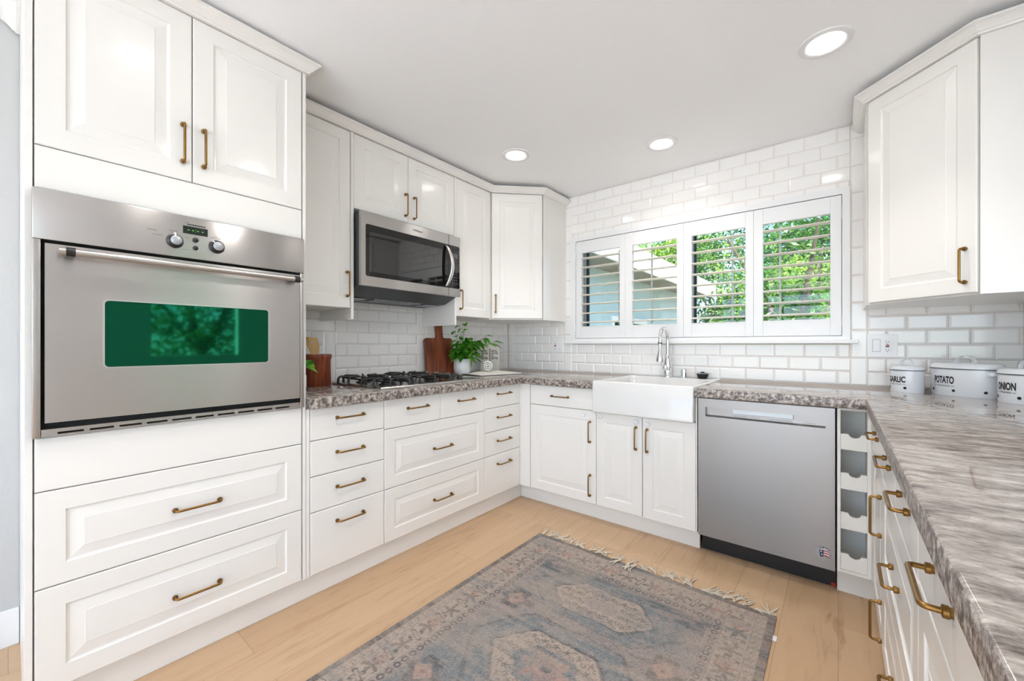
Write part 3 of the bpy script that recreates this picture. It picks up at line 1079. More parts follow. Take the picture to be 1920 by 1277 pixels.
# ------------------------------------------------------------------ microwave
MW = thing('microwave', 'black and steel over-the-range microwave hanging under the wall cabinet', 'microwave', (-2.07, 1.215, 1.486), L90)
mwD = abs(-2.07 - XW) - 0.012
b = MB()
b.loft([[(x, 0.022, 0.010), (x, 0.022, 0.412), (x, mwD, 0.412), (x, mwD, -0.055), (x, 0.16, -0.045)] for x in (0.0, 0.748)])
b.build('body', 'darkgrey', MW)
f = MB().plate(rect(0, 0.7485, 0, 0.413), [rrect(0.027, 0.741, 0.054, 0.347, 0.012)], 0.0, 0.024)
f.build('front_frame', 'steel', MW, uv=True)
gl = MB().plate(rrect(0.0275, 0.7405, 0.0545, 0.3465, 0.0115), [], 0.0006, 0.022)
door_ = gl.build('glass_front', 'mwpanel', MW)
MB().plate(rrect(0.050, 0.585, 0.080, 0.305, 0.004), [], 0.0000, 0.0007).build('viewing_window', 'mwglass', door_)
MB().box(0.6425, 0.6440, -0.0012, 0.004, 0.0, 0.413).build('door_seam', 'cavity', MW)
h = MB()
loops = []
for k in range(21):
    u = k / 20
    z = 0.062 + u * 0.272
    bow = math.sin(PI * u)
    x = 0.618 + 0.020 * bow
    y = -0.004 - 0.040 * bow ** 0.8
    hw = 0.010 + 0.004 * bow
    loops.append([(x - hw, y - 0.003, z), (x - hw * .6, y - 0.009, z), (x + hw * .6, y - 0.009, z), (x + hw, y - 0.003, z), (x + hw * .6, y + 0.004, z), (x - hw * .6, y + 0.004, z)])
h.loft(loops).build('handle', 'steelbar', MW, smooth=60)
MB().box(0.672, 0.722, -0.0006, 0.002, 0.266, 0.292).build('display', 'greydisplay', MW)
kb = MB()
for r in range(8):
    for c in range(3):
        kb.box(0.672 + c * 0.019, 0.672 + c * 0.019 + 0.009, -0.0004, 0.002, 0.088 + r * 0.0205, 0.088 + r * 0.0205 + 0.0045)
kb.build('keypad_print', 'greydisplay', MW)
lettering('lettering', 'Whirlpool', 0.017, 'greyink', MW, (0.385, -0.0006, 0.372), bold=0.02)
for x0 in (0.03, 0.60):
    MB().box(x0, x0 + 0.115, 0.20, 0.32, -0.056, -0.050, 0.002).build('lamp_cover', 'greyknob', MW)
vt = MB()
for k in range(26):
    vt.box(0.20 + k * 0.0135, 0.20 + k * 0.0135 + 0.007, 0.18, 0.30, -0.057, -0.048)
vt.build('vent_grille', 'greyknob', MW)

# ------------------------------------------------------------------ cooktop
CK = thing('gas_cooktop', 'steel gas cooktop with black cast iron grates', 'cooktop', (-2.122, 1.585, CT))
b = MB()
b.loft([[(sx * (0.255 - i), sy * (0.378 - i), z) for sx, sy in ((-1, -1), (1, -1), (1, 1), (-1, 1))] for i, z in ((0.0, 0.0002), (0.0, 0.006), (0.004, 0.011), (0.016, 0.012), (0.022, 0.0095))])
b.build('tray', 'steel', CK, uv=True)
BN = [(-0.125, -0.25, 0.030), (0.125, -0.25, 0.036), (-0.125, 0.055, 0.036), (0.125, 0.055, 0.028)]
for x, y, r in BN:
    k = MB().lathe([(r + 0.014, 0.0095), (r + 0.012, 0.016), (r, 0.018), (r, 0.025), (r * .9, 0.028)], (x, y, 0), 28)
    k.build('burner', 'iron', CK, smooth=40)
for gy in (-0.25, 0.055):
    gm = MB()
    zt, zb = 0.048, 0.0095
    r = 0.0072
    def arm(a, b_, foot):
        ax, ay = a; bx, by = b_
        dx, dy = bx - ax, by - ay
        L = math.hypot(dx, dy)
        ux, uy = dx / L, dy / L
        if foot:
            pts = [(ax, ay, zb), (ax, ay, zt - 0.016), (ax + ux * .004, ay + uy * .004, zt - 0.006), (ax + ux * .014, ay + uy * .014, zt), (bx, by, zt)]
        else:
            pts = [(ax, ay, zt - 0.004), (bx, by, zt - 0.004)]
        gm.tube(pts, r, 8)
    for bx in (-0.125, 0.125):
        for k in range(8):
            a = PI / 8 + PI / 4 * k
            rr = 0.108 if k % 2 else 0.112
            ox, oy = bx + 0.118 * max(-1, min(1, 1.3 * math.cos(a))), gy + 0.128 * max(-1, min(1, 1.3 * math.sin(a)))
            arm((ox, oy), (bx + 0.040 * math.cos(a), gy + 0.040 * math.sin(a)), True)
        for sy in (-1, 1):
            gm.tube([(bx - 0.118, gy + sy * 0.050, zt - 0.016), (bx + 0.118, gy + sy * 0.050, zt - 0.016)], 0.005, 8)
    gm.build('grate', 'iron', CK, smooth=50)
for x in (0.125, 0.005, -0.115, -0.225):
    k = MB(Matrix.Translation((x, 0.305, 0.0095)))
    k.lathe([(0.021, 0), (0.021, 0.004), (0.018, 0.006), (0.0165, 0.022), (0.015, 0.024)], (0, 0, 0), 24)
    ko = k.build('knob', 'black', CK, smooth=40)
    MB(Matrix.Translation((x, 0.305, 0.0095))).box(-0.005, 0.005, -0.016, 0.016, 0.024, 0.032, 0.002).build('knob_grip', 'steelbar', ko)

# ------------------------------------------------------------------ sink, faucet and companions
SX0, SX1, SY0, SY1, SZ0, SZ1 = -1.2278, -0.6172, 2.312, YW - 0.010, 0.7245, 0.926
S = MB()
scx, scy = (SX0 + SX1) / 2, (SY0 + SY1) / 2
hw, hd = (SX1 - SX0) / 2, (SY1 - SY0) / 2
def rl(x0, x1, y0, y1, r, z): return [(x, y, z) for x, y in rrect(x0, x1, y0, y1, r, 5)]
S.loft([rl(SX0 + .006, SX1 - .006, SY0 + .006, SY1, .006, SZ0), rl(SX0, SX1, SY0, SY1, .008, SZ0 + .006), rl(SX0, SX1, SY0, SY1, .008, SZ1 - .008),
        rl(SX0 + .003, SX1 - .003, SY0 + .003, SY1 - .003, .008, SZ1 - .002), rl(SX0 + .008, SX1 - .008, SY0 + .008, SY1 - .008, .010, SZ1),
        rl(SX0 + .026, SX1 - .026, SY0 + .026, SY1 - .125, .03, SZ1 - .001), rl(SX0 + .032, SX1 - .032, SY0 + .032, SY1 - .131, .035, SZ1 - .010),
        rl(SX0 + .040, SX1 - .040, SY0 + .040, SY1 - .139, .04, SZ0 + .040), rl(SX0 + .07, SX1 - .07, SY0 + .07, SY1 - .17, .05, SZ0 + .022)])
tag(S.build('apron_sink', 'ceramic', smooth=45), 'white fireclay apron front sink set between the granite countertops', 'sink')
FX, FY = -0.953, 2.925
F = thing('kitchen_faucet', 'chrome gooseneck faucet with pull-down head on the sink deck', 'faucet', (FX, FY, SZ1))
b = MB().lathe([(0.031, 0.0), (0.031, 0.006), (0.026, 0.012), (0.027, 0.05), (0.029, 0.075), (0.026, 0.095), (0.019, 0.125), (0.0165, 0.150), (0.0135, 0.154)], n=32)
b.build('faucet_body', 'chrome', F, smooth=50)
path = [(0, 0, 0.150), (0, 0, 0.25)]
for k in range(17):
    a = PI * k / 16
    path.append((0, -0.078 + 0.078 * math.cos(a), 0.258 + 0.082 * math.sin(a)))
path.append((0, -0.157, 0.242))
MB().tube(path, 0.0125, 20).build('spout', 'chrome', F, smooth=60)
MB().lathe([(0.0138, 0.235), (0.0138, 0.243)], (0, -0.157, 0), 24).build('seal_ring', 'black', F, smooth=60)
MB().lathe([(0.0105, 0.236), (0.0095, 0.205), (0.014, 0.185), (0.022, 0.145), (0.0265, 0.118), (0.026, 0.112), (0.02, 0.110)], (0, -0.158, 0), 28).build('spray_head', 'chrome', F, smooth=50)
k = MB()
k.tube([(-0.004, -0.020, 0.064), (-0.006, -0.034, 0.065), (-0.007, -0.044, 0.065), (-0.008, -0.050, 0.065)], [0.017, 0.021, 0.018, 0.006], 20)
k.tube([(-0.010, -0.040, 0.066), (-0.035, -0.048, 0.068)], [0.006, 0.004], 10)
k.build('lever', 'chrome', F, smooth=60)
o = MB().lathe([(0.0215, 0), (0.0215, 0.052), (0.020, 0.058), (0.012, 0.060)], n=28).build('air_gap_cap', 'chrome', loc=(-0.842, 2.925, SZ1), smooth=50)
tag(o, 'small chrome cylinder cap on the sink deck beside the faucet', 'air gap')
T = thing('sink_strainer', 'black sink strainer basket with wide chrome rim on the sink corner', 'strainer', (-0.715, 2.905, SZ1))
MB().lathe([(0.026, 0.0), (0.030, 0.004), (0.038, 0.028), (0.040, 0.034), (0.036, 0.034), (0.026, 0.008)], n=28, cap1=True).build('basket', 'black', T, smooth=50)
MB().lathe([(0.036, 0.0345), (0.058, 0.0345), (0.060, 0.036), (0.058, 0.0375), (0.034, 0.0375)], n=32, cap0=False, cap1=False).build('rim', 'chrome', T, smooth=50)
MB().lathe([(0.006, 0.008), (0.006, 0.034), (0.012, 0.036), (0.012, 0.044), (0.006, 0.046)], n=20).build('knob', 'black', T, smooth=50)

# ------------------------------------------------------------------ dishwasher
D = thing('dishwasher', 'brushed steel dishwasher with black base under the granite', 'dishwasher', (-0.6065, YB, 0.0))
MB().box(0.001, 0.600, 0.034, 0.59, 0.112, 0.864).build('tub', 'cavity', D)
MB().box(0.003, 0.598, 0.085, 0.10, 0.0, 0.108).build('base_panel', 'black', D)
MB().box(0.580, 0.597, 0.083, 0.0845, 0.0, 0.016).build('warning_tag', 'red', D)
dd = MB()
dd.plate(rect(0.0015, 0.5955, 0.1095, 0.8600), [rect(0.038, 0.561, 0.7635, 0.8135)], 0.0, 0.030)
do = dd.build('door', 'steel_v', D, uv=True)
pk = MB()
pk.box(0.036, 0.563, 0.026, 0.032, 0.761, 0.816)
pk.loft([[(x, 0.0005, 0.7636), (x, 0.0255, 0.7700), (x, 0.0255, 0.7634)] for x in (0.0385, 0.5605)])
pk.build('handle_pocket', 'steel_v', do, uv=True)
MB().box(0.17, 0.435, 0.0120, 0.0255, 0.790, 0.8130, 0.001).build('control_strip', 'greyknob', do)
pr = MB()
for x0, n in ((0.17, 9), (0.255, 5), (0.335, 13), (0.48, 6)):
    for k in range(n):
        pr.box(x0 + k * 0.0075, x0 + k * 0.0075 + 0.005, 0.0252, 0.0262, 0.7745, 0.7775)
pr.build('control_print', 'greyink', do)
# oval sticker
st = thing('flag_sticker', 'oval America flag sticker at the lower corner of the dishwasher door', 'sticker', (-0.053, YB - 0.0003, 0.182))
a_, b_ = 0.033, 0.031
ov = MB().loft([[(a_ * math.cos(2 * PI * k / 40), y, b_ * math.sin(2 * PI * k / 40)) for k in range(40)] for y in (0.0, -0.0006)])
so = ov.build('backing', 'greyknob', st)
def oval_band(z0, z1, x0=-1.0, x1=1.0):
    r = 0.0215
    pts = []
    n = 8
    up, dn = [], []
    for k in range(n + 1):
        u = x0 + (x1 - x0) * k / n
        def lim(z): return r * math.sqrt(max(0.0, 1 - (z / r) ** 2))
        up.append((u * lim(z1), z1 + 0.0035 * math.sin(u * 3 + .5)))
        dn.append((u * lim(z0), z0 + 0.0035 * math.sin(u * 3 + .5)))
    return dn + up[::-1]
for i, (z0, z1) in enumerate(((-0.017, -0.0115), (-0.0115, -0.006), (-0.006, -0.0005), (-0.0005, 0.005), (0.005, 0.0105), (0.0105, 0.016))):
    MB().plate(oval_band(z0, z1, -0.1 if i < 5 else -0.6), [], -0.0010, -0.0005).build('flag_stripe', 'redprint' if i % 2 == 0 else 'whiteprint', st)
MB().plate(oval_band(-0.017, 0.0135, -1.0, 0.0), [], -0.0011, -0.0005).build('flag_canton', 'navy', st)
stars = MB()
for sx, sz, r in ((-0.0095, 0.0045, 0.0045), (-0.006, -0.0085, 0.0045)):
    pts = [(sx + (r if k % 2 == 0 else r * .42) * math.sin(PI * k / 5), sz + (r if k % 2 == 0 else r * .42) * math.cos(PI * k / 5)) for k in range(10)]
    stars.plate(pts, [], -0.0014, -0.0011)
stars.build('flag_star', 'whiteprint', st)
lt = MB()
for i, ch in enumerate('AMERICA'):
    an = math.radians(118 - i * 26)
    vs, fs = text_mesh(ch, 0.0072, 0.03)
    mt = Matrix.Translation((0.0235 * math.cos(an), -0.0012, 0.0228 * math.sin(an))) @ Matrix.Rotation(-(an - PI / 2), 4, 'Y').inverted()
    mt = Matrix.Translation((0.0232 * math.cos(an), -0.0012, 0.0225 * math.sin(an))) @ Matrix.Rotation(PI / 2 - an, 4, 'Y')
    lt.M = mt
    lt.add(vs, fs)
lt.M = None
lt.build('lettering', 'navy', st)

# ------------------------------------------------------------------ switch plates
def gfci(parent, x, z):
    MB().box(x - 0.017, x + 0.017, -0.0085, -0.004, z - 0.033, z + 0.033, 0.001).build('outlet', 'plastic', parent)
    s = MB()
    for sz in (-1, 1):
        for sx in (-0.006, 0.006):
            s.box(x + sx - 0.0011, x + sx + 0.0011, -0.0090, -0.0080, z + sz * 0.021 - 0.004, z + sz * 0.021 + 0.004)
        s.tube([(x, -0.0080, z + sz * 0.021 - 0.0095), (x, -0.0090, z + sz * 0.021 - 0.0095)], 0.0023, 10)
    s.build('socket_hole', 'black', parent)
    MB().box(x - 0.0075, x + 0.0075, -0.0100, -0.0080, z + 0.0008, z + 0.0070).build('reset_button', 'red', parent)
    MB().box(x - 0.0075, x + 0.0075, -0.0100, -0.0080, z - 0.0070, z - 0.0008).build('test_button', 'black', parent)


t = thing('switch_plate', 'double white wall plate with rocker switch and outlet beside the canisters', 'outlet plate', (0.190, YW - 0.0078, 1.149))
MB().box(-0.062, 0.062, -0.0055, 0.0, -0.064, 0.064, 0.002).build('cover_plate', 'plastic', t)
sw = MB().box(-0.0395, -0.0085, -0.0088, -0.004, -0.033, 0.033, 0.001)
sw.build('rocker', 'plastic', t)
MB().plate(rect(-0.0408, -0.0072, -0.0343, 0.0343), [rect(-0.0396, -0.0084, -0.0331, 0.0331)], -0.0060, -0.0050).build('rocker_gap', 'greyink', t)
gfci(t, 0.021, -0.002)
t = thing('switch_plate', 'double white wall plate with outlet under the corner cabinet beside the window sill', 'outlet plate', (-1.925, YW - 0.0078, 1.144))
MB().box(-0.058, 0.058, -0.0055, 0.0, -0.060, 0.060, 0.002).build('cover_plate', 'plastic', t)
gfci(t, -0.020, 0.0)
MB().box(0.008, 0.040, -0.0088, -0.004, -0.033, 0.033, 0.001).build('rocker', 'plastic', t)

# ------------------------------------------------------------------ ceiling lamps: three in view, then five added out of view to brighten
for lab, x, y, cone in (('round recessed ceiling lamp nearest the diagonal corner cabinet beside the microwave', -1.678, 2.098, 92),
                  ('round recessed ceiling lamp above the faucet', -0.867, 2.545, 138),
                  ('largest looking recessed ceiling lamp, above the dishwasher and canister side', -0.042, 2.118, 92),
                  ('added unseen ceiling lamp by the oven, extra light for the room', -1.30, 0.35, 96),
                  ('added unseen ceiling lamp above the rug, boosted to light the left backsplash', -0.45, 1.08, 164),
                  ('added unseen ceiling lamp behind the viewpoint, extra light for the kitchen', -0.10, -0.9, 140),
                  ('added unseen ceiling lamp by the rear opening, extra light for the room', -1.3, -1.6, 140),
                  ('added unseen ceiling lamp by the far wall, extra light for the room', 1.6, -1.8, 140)):
    t = thing('recessed_lamp', lab, 'ceiling lamp', (x, y, ZC), group='recessed ceiling lamps')
    MB().lathe([(0.094, -0.0005), (0.093, -0.005), (0.078, -0.009), (0.060, -0.003), (0.058, -0.0005)], n=48, cap0=False, cap1=False).build('trim_ring', 'trim', t, smooth=50)
    ld = bpy.data.lights.new('downlight_beam', 'SPOT')
    ld.energy, ld.spot_size, ld.spot_blend, ld.shadow_soft_size, ld.color = BEAM * (1.9 if cone > 150 else 1.0), math.radians(cone), 0.8, 0.055, (1.0, 0.95, 0.895)  # the widest cone is the added lamp, boosted for the left backsplash
    lo = bpy.data.objects.new('downlight_beam', ld)
    COL.objects.link(lo)
    lo.parent = t
    lo.location = (0, 0, -0.012)
    MB().lathe([(0.0585, -0.0012), (0.0585, -0.0035), (0.03, -0.0042)], n=40).build('diffuser', 'lens', t, smooth=50)

# ------------------------------------------------------------------ things on the worktops
def oval_can(name, label, word, sub, loc, ang, a, b, h, lid, hole_at, side=False):
    """ang: direction in which the lettering looks, from -y towards -x"""
    t = thing(name, label, 'canister', (loc[0], loc[1], CT), -ang)
    n = 72
    t_b = MB()
    def el(k, s, z, e=0.0): return ((a * s + e) * math.cos(2 * PI * k / n), (b * s + e) * math.sin(2 * PI * k / n), z)
    t_b.loft([[el(k, .985, 0, 0) for k in range(n)], [el(k, 1, 0.004) for k in range(n)], [el(k, 1, h) for k in range(n)]])
    t_b.build('body', 'enamel', t, smooth=40)
    MB().loft([[el(k, 1, z, e) for k in range(n)] for z, e in ((h - 0.002, 0.001), (h - 0.002, 0.0036), (h + 0.0016, 0.0036), (h + 0.0016, 0.001))], cap0=False, cap1=False).build('rim', 'darkrim', t)
    lb = MB().loft([[el(k, 1, h + 0.0015, 0.0025) for k in range(n)], [el(k, 1, h + lid * .45, 0.0022) for k in range(n)], [el(k, 1, h + lid * .8, -0.003) for k in range(n)],
                    [el(k, 1, h + lid * .97, -0.010) for k in range(n)], [el(k, .8, h + lid, 0) for k in range(n)], [el(k, .35, h + lid + .001, 0) for k in range(n)]])
    lo = lb.build('lid', 'enamel', t, smooth=50)
    hl = MB()
    hr = 0.034 if a < 0.1 else 0.045
    lp = []
    for k in range(17):
        q_ = PI * k / 16
        x, z = hr * math.cos(q_), 0.036 * math.sin(q_)
        lp.append([(x, -0.007, h + lid - 0.001 + z), (x, 0.007, h + lid - 0.001 + z), (x * .94, 0.007, h + lid - 0.001 + z * .93), (x * .94, -0.007, h + lid - 0.001 + z * .93)])
    hl.loft(lp).build('lid_handle', 'enamel', lo)
    # lettering wrapped on the oval wall
    def wrap(vs, zoff, lift=0.0007):
        out = []
        for x, y, z in vs:
            # walk along the ellipse from its -y point
            ph = -PI / 2
            step = x / 24
            for _ in range(24):
                ph += step / math.hypot(a * math.sin(ph), b * math.cos(ph))
            out.append(((a + lift) * math.cos(ph), (b + lift) * math.sin(ph), zoff + z))
        return out
    vs, fs = text_mesh(word, h * 0.28, 0.038, width=sub[0])
    mbt = MB(); mbt.add(wrap(vs, h * 0.44), fs)
    mbt.build('lettering', 'ink', t)
    vs, fs = text_mesh('VINTAGE STORAGE', h * 0.060, 0.006, width=sub[0] * .62)
    mbt = MB(); mbt.add(wrap(vs, h * 0.33), fs)
    for sgn in (-1, 1):
        ln = [(sgn * sub[0] * (.35 + .15 * k / 5), 0, zz) for zz in (h * .352, h * .366) for k in range(6)]
        mbt.add(wrap(ln, 0), [(k, k + 1, k + 7, k + 6) for k in range(5)])
    mbt.build('small_lettering', 'ink', t)
    for s in hole_at:
        hm = MB()
        ring = wrap([(s + 0.0062 * math.cos(2 * PI * k / 18), 0, 0.0062 * math.sin(2 * PI * k / 18)) for k in range(18)], h * 0.2)
        hm.add(ring, [tuple(range(18))])
        hm.build('air_hole', 'cavity', t)
    if side:
        for sx in (-1, 1):
            s_ = MB()
            lp = []
            for k in range(13):
                q_ = -PI / 2 + PI * k / 12
                x, y = sx * (a - 0.004 + 0.026 * math.cos(q_)), 0.042 * math.sin(q_)
                lp.append([(x, y, h * .80), (x, y, h * .80 + 0.014), (x * .985, y * .9, h * .80 + 0.014), (x * .985, y * .9, h * .80)])
            s_.loft(lp).build('side_handle', 'enamel', t)
    return t


oval_can('storage_canister', 'small white enamel canister lettered GARLIC', 'GARLIC', (0.084,), (0.272, 2.815), math.radians(50), 0.066, 0.060, 0.109, 0.022, (0.040, -0.040))
oval_can('storage_canister', 'large oval white enamel canister lettered POTATO', 'POTATO', (0.097,), (0.468, 2.785), math.radians(58), 0.140, 0.096, 0.125, 0.026, (-0.058, 0.046, 0.150), True)
oval_can('storage_canister', 'white enamel canister lettered ONION at the picture edge', 'ONION', (0.074,), (0.605, 2.570), math.radians(63), 0.088, 0.078, 0.116, 0.024, (0.046, -0.04))


def leaf_mesh(mb, p, d, up, L, wd, fold=0.25, droop=0.2):
    d = d.normalized()
    s = d.cross(up)
    if s.length < 1e-4: s = d.orthogonal()
    s.normalize()
    n = s.cross(d).normalized()
    prof = [(0.0, 0.0), (0.06, 0.30), (0.22, 0.50), (0.42, 0.47), (0.65, 0.30), (0.85, 0.12), (1.0, 0.0)]
    c, l, r = [], [], []
    for u, w_ in prof:
        dz = -droop * u * u * L
        base = p + d * (u * L) + Vector((0, 0, dz))
        c.append(base)
        l.append(base + s * (w_ * wd) + n * (w_ * wd * fold))
        r.append(base - s * (w_ * wd) + n * (w_ * wd * fold))
    k = len(prof)
    fs = []
    for i in range(k - 1):
        fs.append((i, i + 1, k + i + 1, k + i))
        fs.append((i, 2 * k + i, 2 * k + i + 1, i + 1))
    mb.add(c + l + r, fs)


rnd = random.Random(11)
PT = thing('potted_plant', 'bushy green leafy plant in a white pot in front of the cutting board', 'plant', (-2.366, 2.266, CT + 0.001))
MB().lathe([(0.046, 0.0), (0.060, 0.004), (0.067, 0.018), (0.069, 0.05), (0.068, 0.118), (0.066, 0.122), (0.061, 0.118), (0.060, 0.100)], n=40).build('pot', 'pot', PT, smooth=40)
MB().lathe([(0.0595, 0.098), (0.0595, 0.106), (0.02, 0.110)], n=28).build('soil', 'soil', PT)
lv, stm = MB(), MB()
base = Vector((0, 0, 0.11))
tips = []
rd = Vector((0.784, 0.621, 0))      # along the counter towards the window corner
fw = Vector((0.621, -0.784, 0))     # towards the room
LIM = XW + 0.095 + 2.375
for k in range(84):
    a = rnd.uniform(0, 2 * PI)
    ra = rnd.uniform(0.02, 0.125)
    hgt = rnd.uniform(0.06, 0.235) * (1.0 - 0.25 * ra / 0.125)
    tips.append(Vector((ra * math.cos(a), ra * math.sin(a), 0.08 + hgt)))
for k in range(9):      # long trailing shoot
    tips.append(rd * (0.10 + 0.020 * k) + fw * rnd.uniform(-0.01, 0.03) + Vector((0, 0, 0.30 - 0.004 * k + rnd.uniform(-0.05, 0.03))))
for k in range(5):
    tips.append(rd * (-0.10 - 0.012 * k) + fw * rnd.uniform(0.0, 0.03) + Vector((0, 0, 0.20 + 0.035 * k)))
for k in range(5):
    tips.append(rd * rnd.uniform(-0.06, 0.0) + fw * rnd.uniform(-0.02, 0.03) + Vector((0, 0, 0.33 + 0.018 * k)))
for k in range(10):
    tips.append(rd * rnd.uniform(-0.11, 0.08) + fw * rnd.uniform(0.05, 0.09) + Vector((0, 0, rnd.uniform(0.11, 0.20))))
for p in tips:
    if p.x < LIM + 0.055: p.x = LIM + 0.055
    mid = base.lerp(p, 0.55) + Vector((0, 0, 0.03))
    stm.tube([base + Vector((p.x * .15, p.y * .15, 0)), mid, p], [0.0016, 0.0014, 0.001], 5)
    d = Vector((p.x, p.y, 0))
    d = d.normalized() * 0.8 if d.length > 1e-3 else Vector((1, 0, 0))
    d = d + Vector((rnd.uniform(-.7, .7), rnd.uniform(-.7, .7), rnd.uniform(-0.7, 0.45)))
    if p.x + d.normalized().x * .06 < LIM: d.x = abs(d.x)
    L = rnd.uniform(0.062, 0.092)
    if p.z > 0.28: L *= .8
    leaf_mesh(lv, p, d, Vector((rnd.uniform(-.4, .4), rnd.uniform(-.4, .4), 1)), L, L * rnd.uniform(.62, .8), rnd.uniform(.05, .4), rnd.uniform(.0, .4))
lv.build('foliage', 'leaf', PT, smooth=60)
stm.build('stems', 'stem', PT)

P2 = thing('potted_plant', 'small leafy plant in a white pot peeking out beside the oven housing', 'plant', (-2.20, 0.925, CT + 0.001))
MB().lathe([(0.036, 0.0), (0.046, 0.004), (0.050, 0.018), (0.050, 0.076), (0.046, 0.076), (0.045, 0.066)], n=32).build('pot', 'pot', P2, smooth=40)
MB().lathe([(0.0445, 0.060), (0.0445, 0.068), (0.02, 0.070)], n=24).build('soil', 'soil', P2)
lv, stm = MB(), MB()
spots = [(0.055, 0.020, 0.150, .9, .35, -.25), (0.05, 0.0, 0.185, .5, .2, .5), (0.02, 0.0, 0.19, .2, .1, .5), (-0.02, 0.01, 0.18, -.6, .1, .4), (0.03, 0.03, 0.125, .6, .75, -.35)]
for x, y, z, dx, dy, dz in spots:
    p = Vector((x, y, z))
    stm.tube([Vector((x * .2, y * .2, 0.066)), Vector((x * .6, y * .6, z * .7)), p], 0.0016, 5)
    leaf_mesh(lv, p, Vector((dx, dy, dz)), Vector((0.2, -.2, 1)), 0.07, 0.05, .25, .2)
lv.build('foliage', 'leaf', P2, smooth=60)
stm.build('stems', 'stem', P2)

o = MB().lathe([(0.074, 0.0), (0.076, 0.003), (0.074, 0.150), (0.079, 0.158), (0.080, 0.176), (0.078, 0.180), (0.070, 0.178), (0.068, 0.150), (0.067, 0.010), (0.03, 0.009)], n=48).build('utensil_crock', 'mahogany', loc=(-2.355, 1.105, CT + 0.0005), smooth=40)
tag(o, 'round red-brown wooden utensil crock beside the oven housing', 'crock')
# spatula leaning in the crock, blade up
sp_ang = math.atan2(0.784, -(-0.621))
mt = Matrix.Translation((-2.362, 1.100, CT + 0.014)) @ Matrix.Rotation(math.radians(52), 4, 'Z') @ Matrix.Rotation(math.radians(-3), 4, 'Y')
sp = MB(mt)
pts = [(-0.009, 0.0), (0.009, 0.0), (0.012, 0.15), (0.030, 0.175), (0.034, 0.215), (0.022, 0.262), (-0.036, 0.268), (-0.030, 0.215), (-0.012, 0.165)]
hole_ = [(-0.010 + 0.0075 * math.cos(2 * PI * k / 16), 0.236 + 0.0075 * math.sin(2 * PI * k / 16)) for k in range(16)]
sp.plate(pts, [hole_], -0.003, 0.003)
tag(sp.build('spatula', 'bamboo'), 'pale bamboo spatula with a round hole standing in the wooden crock', 'spatula')

# cutting board leaning on the tiles
lean = math.radians(6.0)
mt = Matrix.Translation((XW + 0.058, 2.125, CT + 0.003)) @ Matrix.Rotation(L90, 4, 'Z') @ Matrix.Rotation(-lean, 4, 'X')
cb_ = MB(mt)
out = []
for k in range(7):
    a = PI + PI / 2 * k / 6
    out.append((-0.135 + 0.022 * math.cos(a), 0.022 + 0.022 * math.sin(a)))
x1 = 0.118
bo = rrect(-0.160, x1, 0, 0.285, 0.024, 6)
# insert the handle in the top side
hb0, hb1 = -0.042, 0.022
top = []
pts = rrect(-0.160, x1, 0, 0.285, 0.024, 6)
right_top = pts[0:7]; left_top = pts[7:14]; left_bot = pts[14:21]; right_bot = pts[21:28]
hd = []
for k in range(5):
    a = -PI / 2 - PI / 2 * k / 4
    hd.append((hb1 + 0.016 + 0.016 * math.cos(a), 0.285 + 0.016 + 0.016 * math.sin(a)))
for k in range(9):
    a = PI * k / 8
    hd.append(((hb0 + hb1) / 2 + (hb1 - hb0) / 2 * math.cos(a), 0.395 + (hb1 - hb0) / 2 * math.sin(a)))
for k in range(5):
    a = 0 - PI / 2 * k / 4
    hd.append((hb0 - 0.016 + 0.016 * math.cos(a), 0.285 + 0.016 + 0.016 * math.sin(a)))
cb_.plate(right_top + hd + left_top + left_bot + right_bot, [[((hb0 + hb1) / 2 + 0.009 * math.cos(2 * PI * k / 16), 0.395 + 0.009 * math.sin(2 * PI * k / 16)) for k in range(16)]], -0.009, 0.009)
tag(cb_.build('cutting_board', 'acacia'), 'dark red-brown wooden cutting board with handle leaning on the tiles', 'cutting board')

# printed carton pair
CTN = thing('paper_carton', 'cream paper carton with bold black lettering and a kraft stripe', 'carton', (-2.390, 2.625, CT + 0.0005), math.radians(40))
MB().box(-0.083, 0.083, -0.03, 0.03, 0, 0.20, 0.004).loft([[(-0.083, -0.03, 0.198), (0.083, -0.03, 0.198), (0.083, 0.03, 0.198), (-0.083, 0.03, 0.198)],
                                                          [(-0.06, -0.004, 0.238), (0.07, -0.004, 0.238), (0.07, 0.004, 0.238), (-0.06, 0.004, 0.238)]]).build('carton_body', 'paper', CTN)
MB().box(-0.008, 0.006, -0.0312, -0.028, 0.06, 0.199).build('stripe', 'kraft', CTN)
for x in (-0.072, 0.014):
    for s, z, wd in (('BROWN', 0.171, 0.046), ('BUTTER', 0.150, 0.056), ('IS', 0.129, 0.014), ('BETTER', 0.108, 0.055)):
        lettering('lettering', s, 0.0165, 'ink', CTN, (x, -0.0306, z), bold=0.03, align='LEFT', width=wd)

# open book
BK = thing('open_book', 'open cookbook lying flat near the inner counter corner', 'book', (-2.14, 2.40, CT + 0.0005), math.radians(75))
MB().box(-0.200, 0.200, -0.115, 0.115, 0, 0.004, 0.001).build('cover', 'darkgrey', BK)
for sgn in (-1, 1):
    lp = []
    for y in (-0.111, 0.111):
        tp = []
        for k in range(13):
            u = k / 12
            tp.append((sgn * u * 0.194, y, 0.006 + 0.016 * math.sin(PI * min(1.0, u * 1.15)) * (1 - .45 * u) + (0.004 if sgn > 0 else 0.001)))
        lp.append([(sgn * 0.194, y, 0.0042), (0, y, 0.0042)] + tp)
    MB().loft(lp).build('page_block', 'paper', BK, smooth=40)

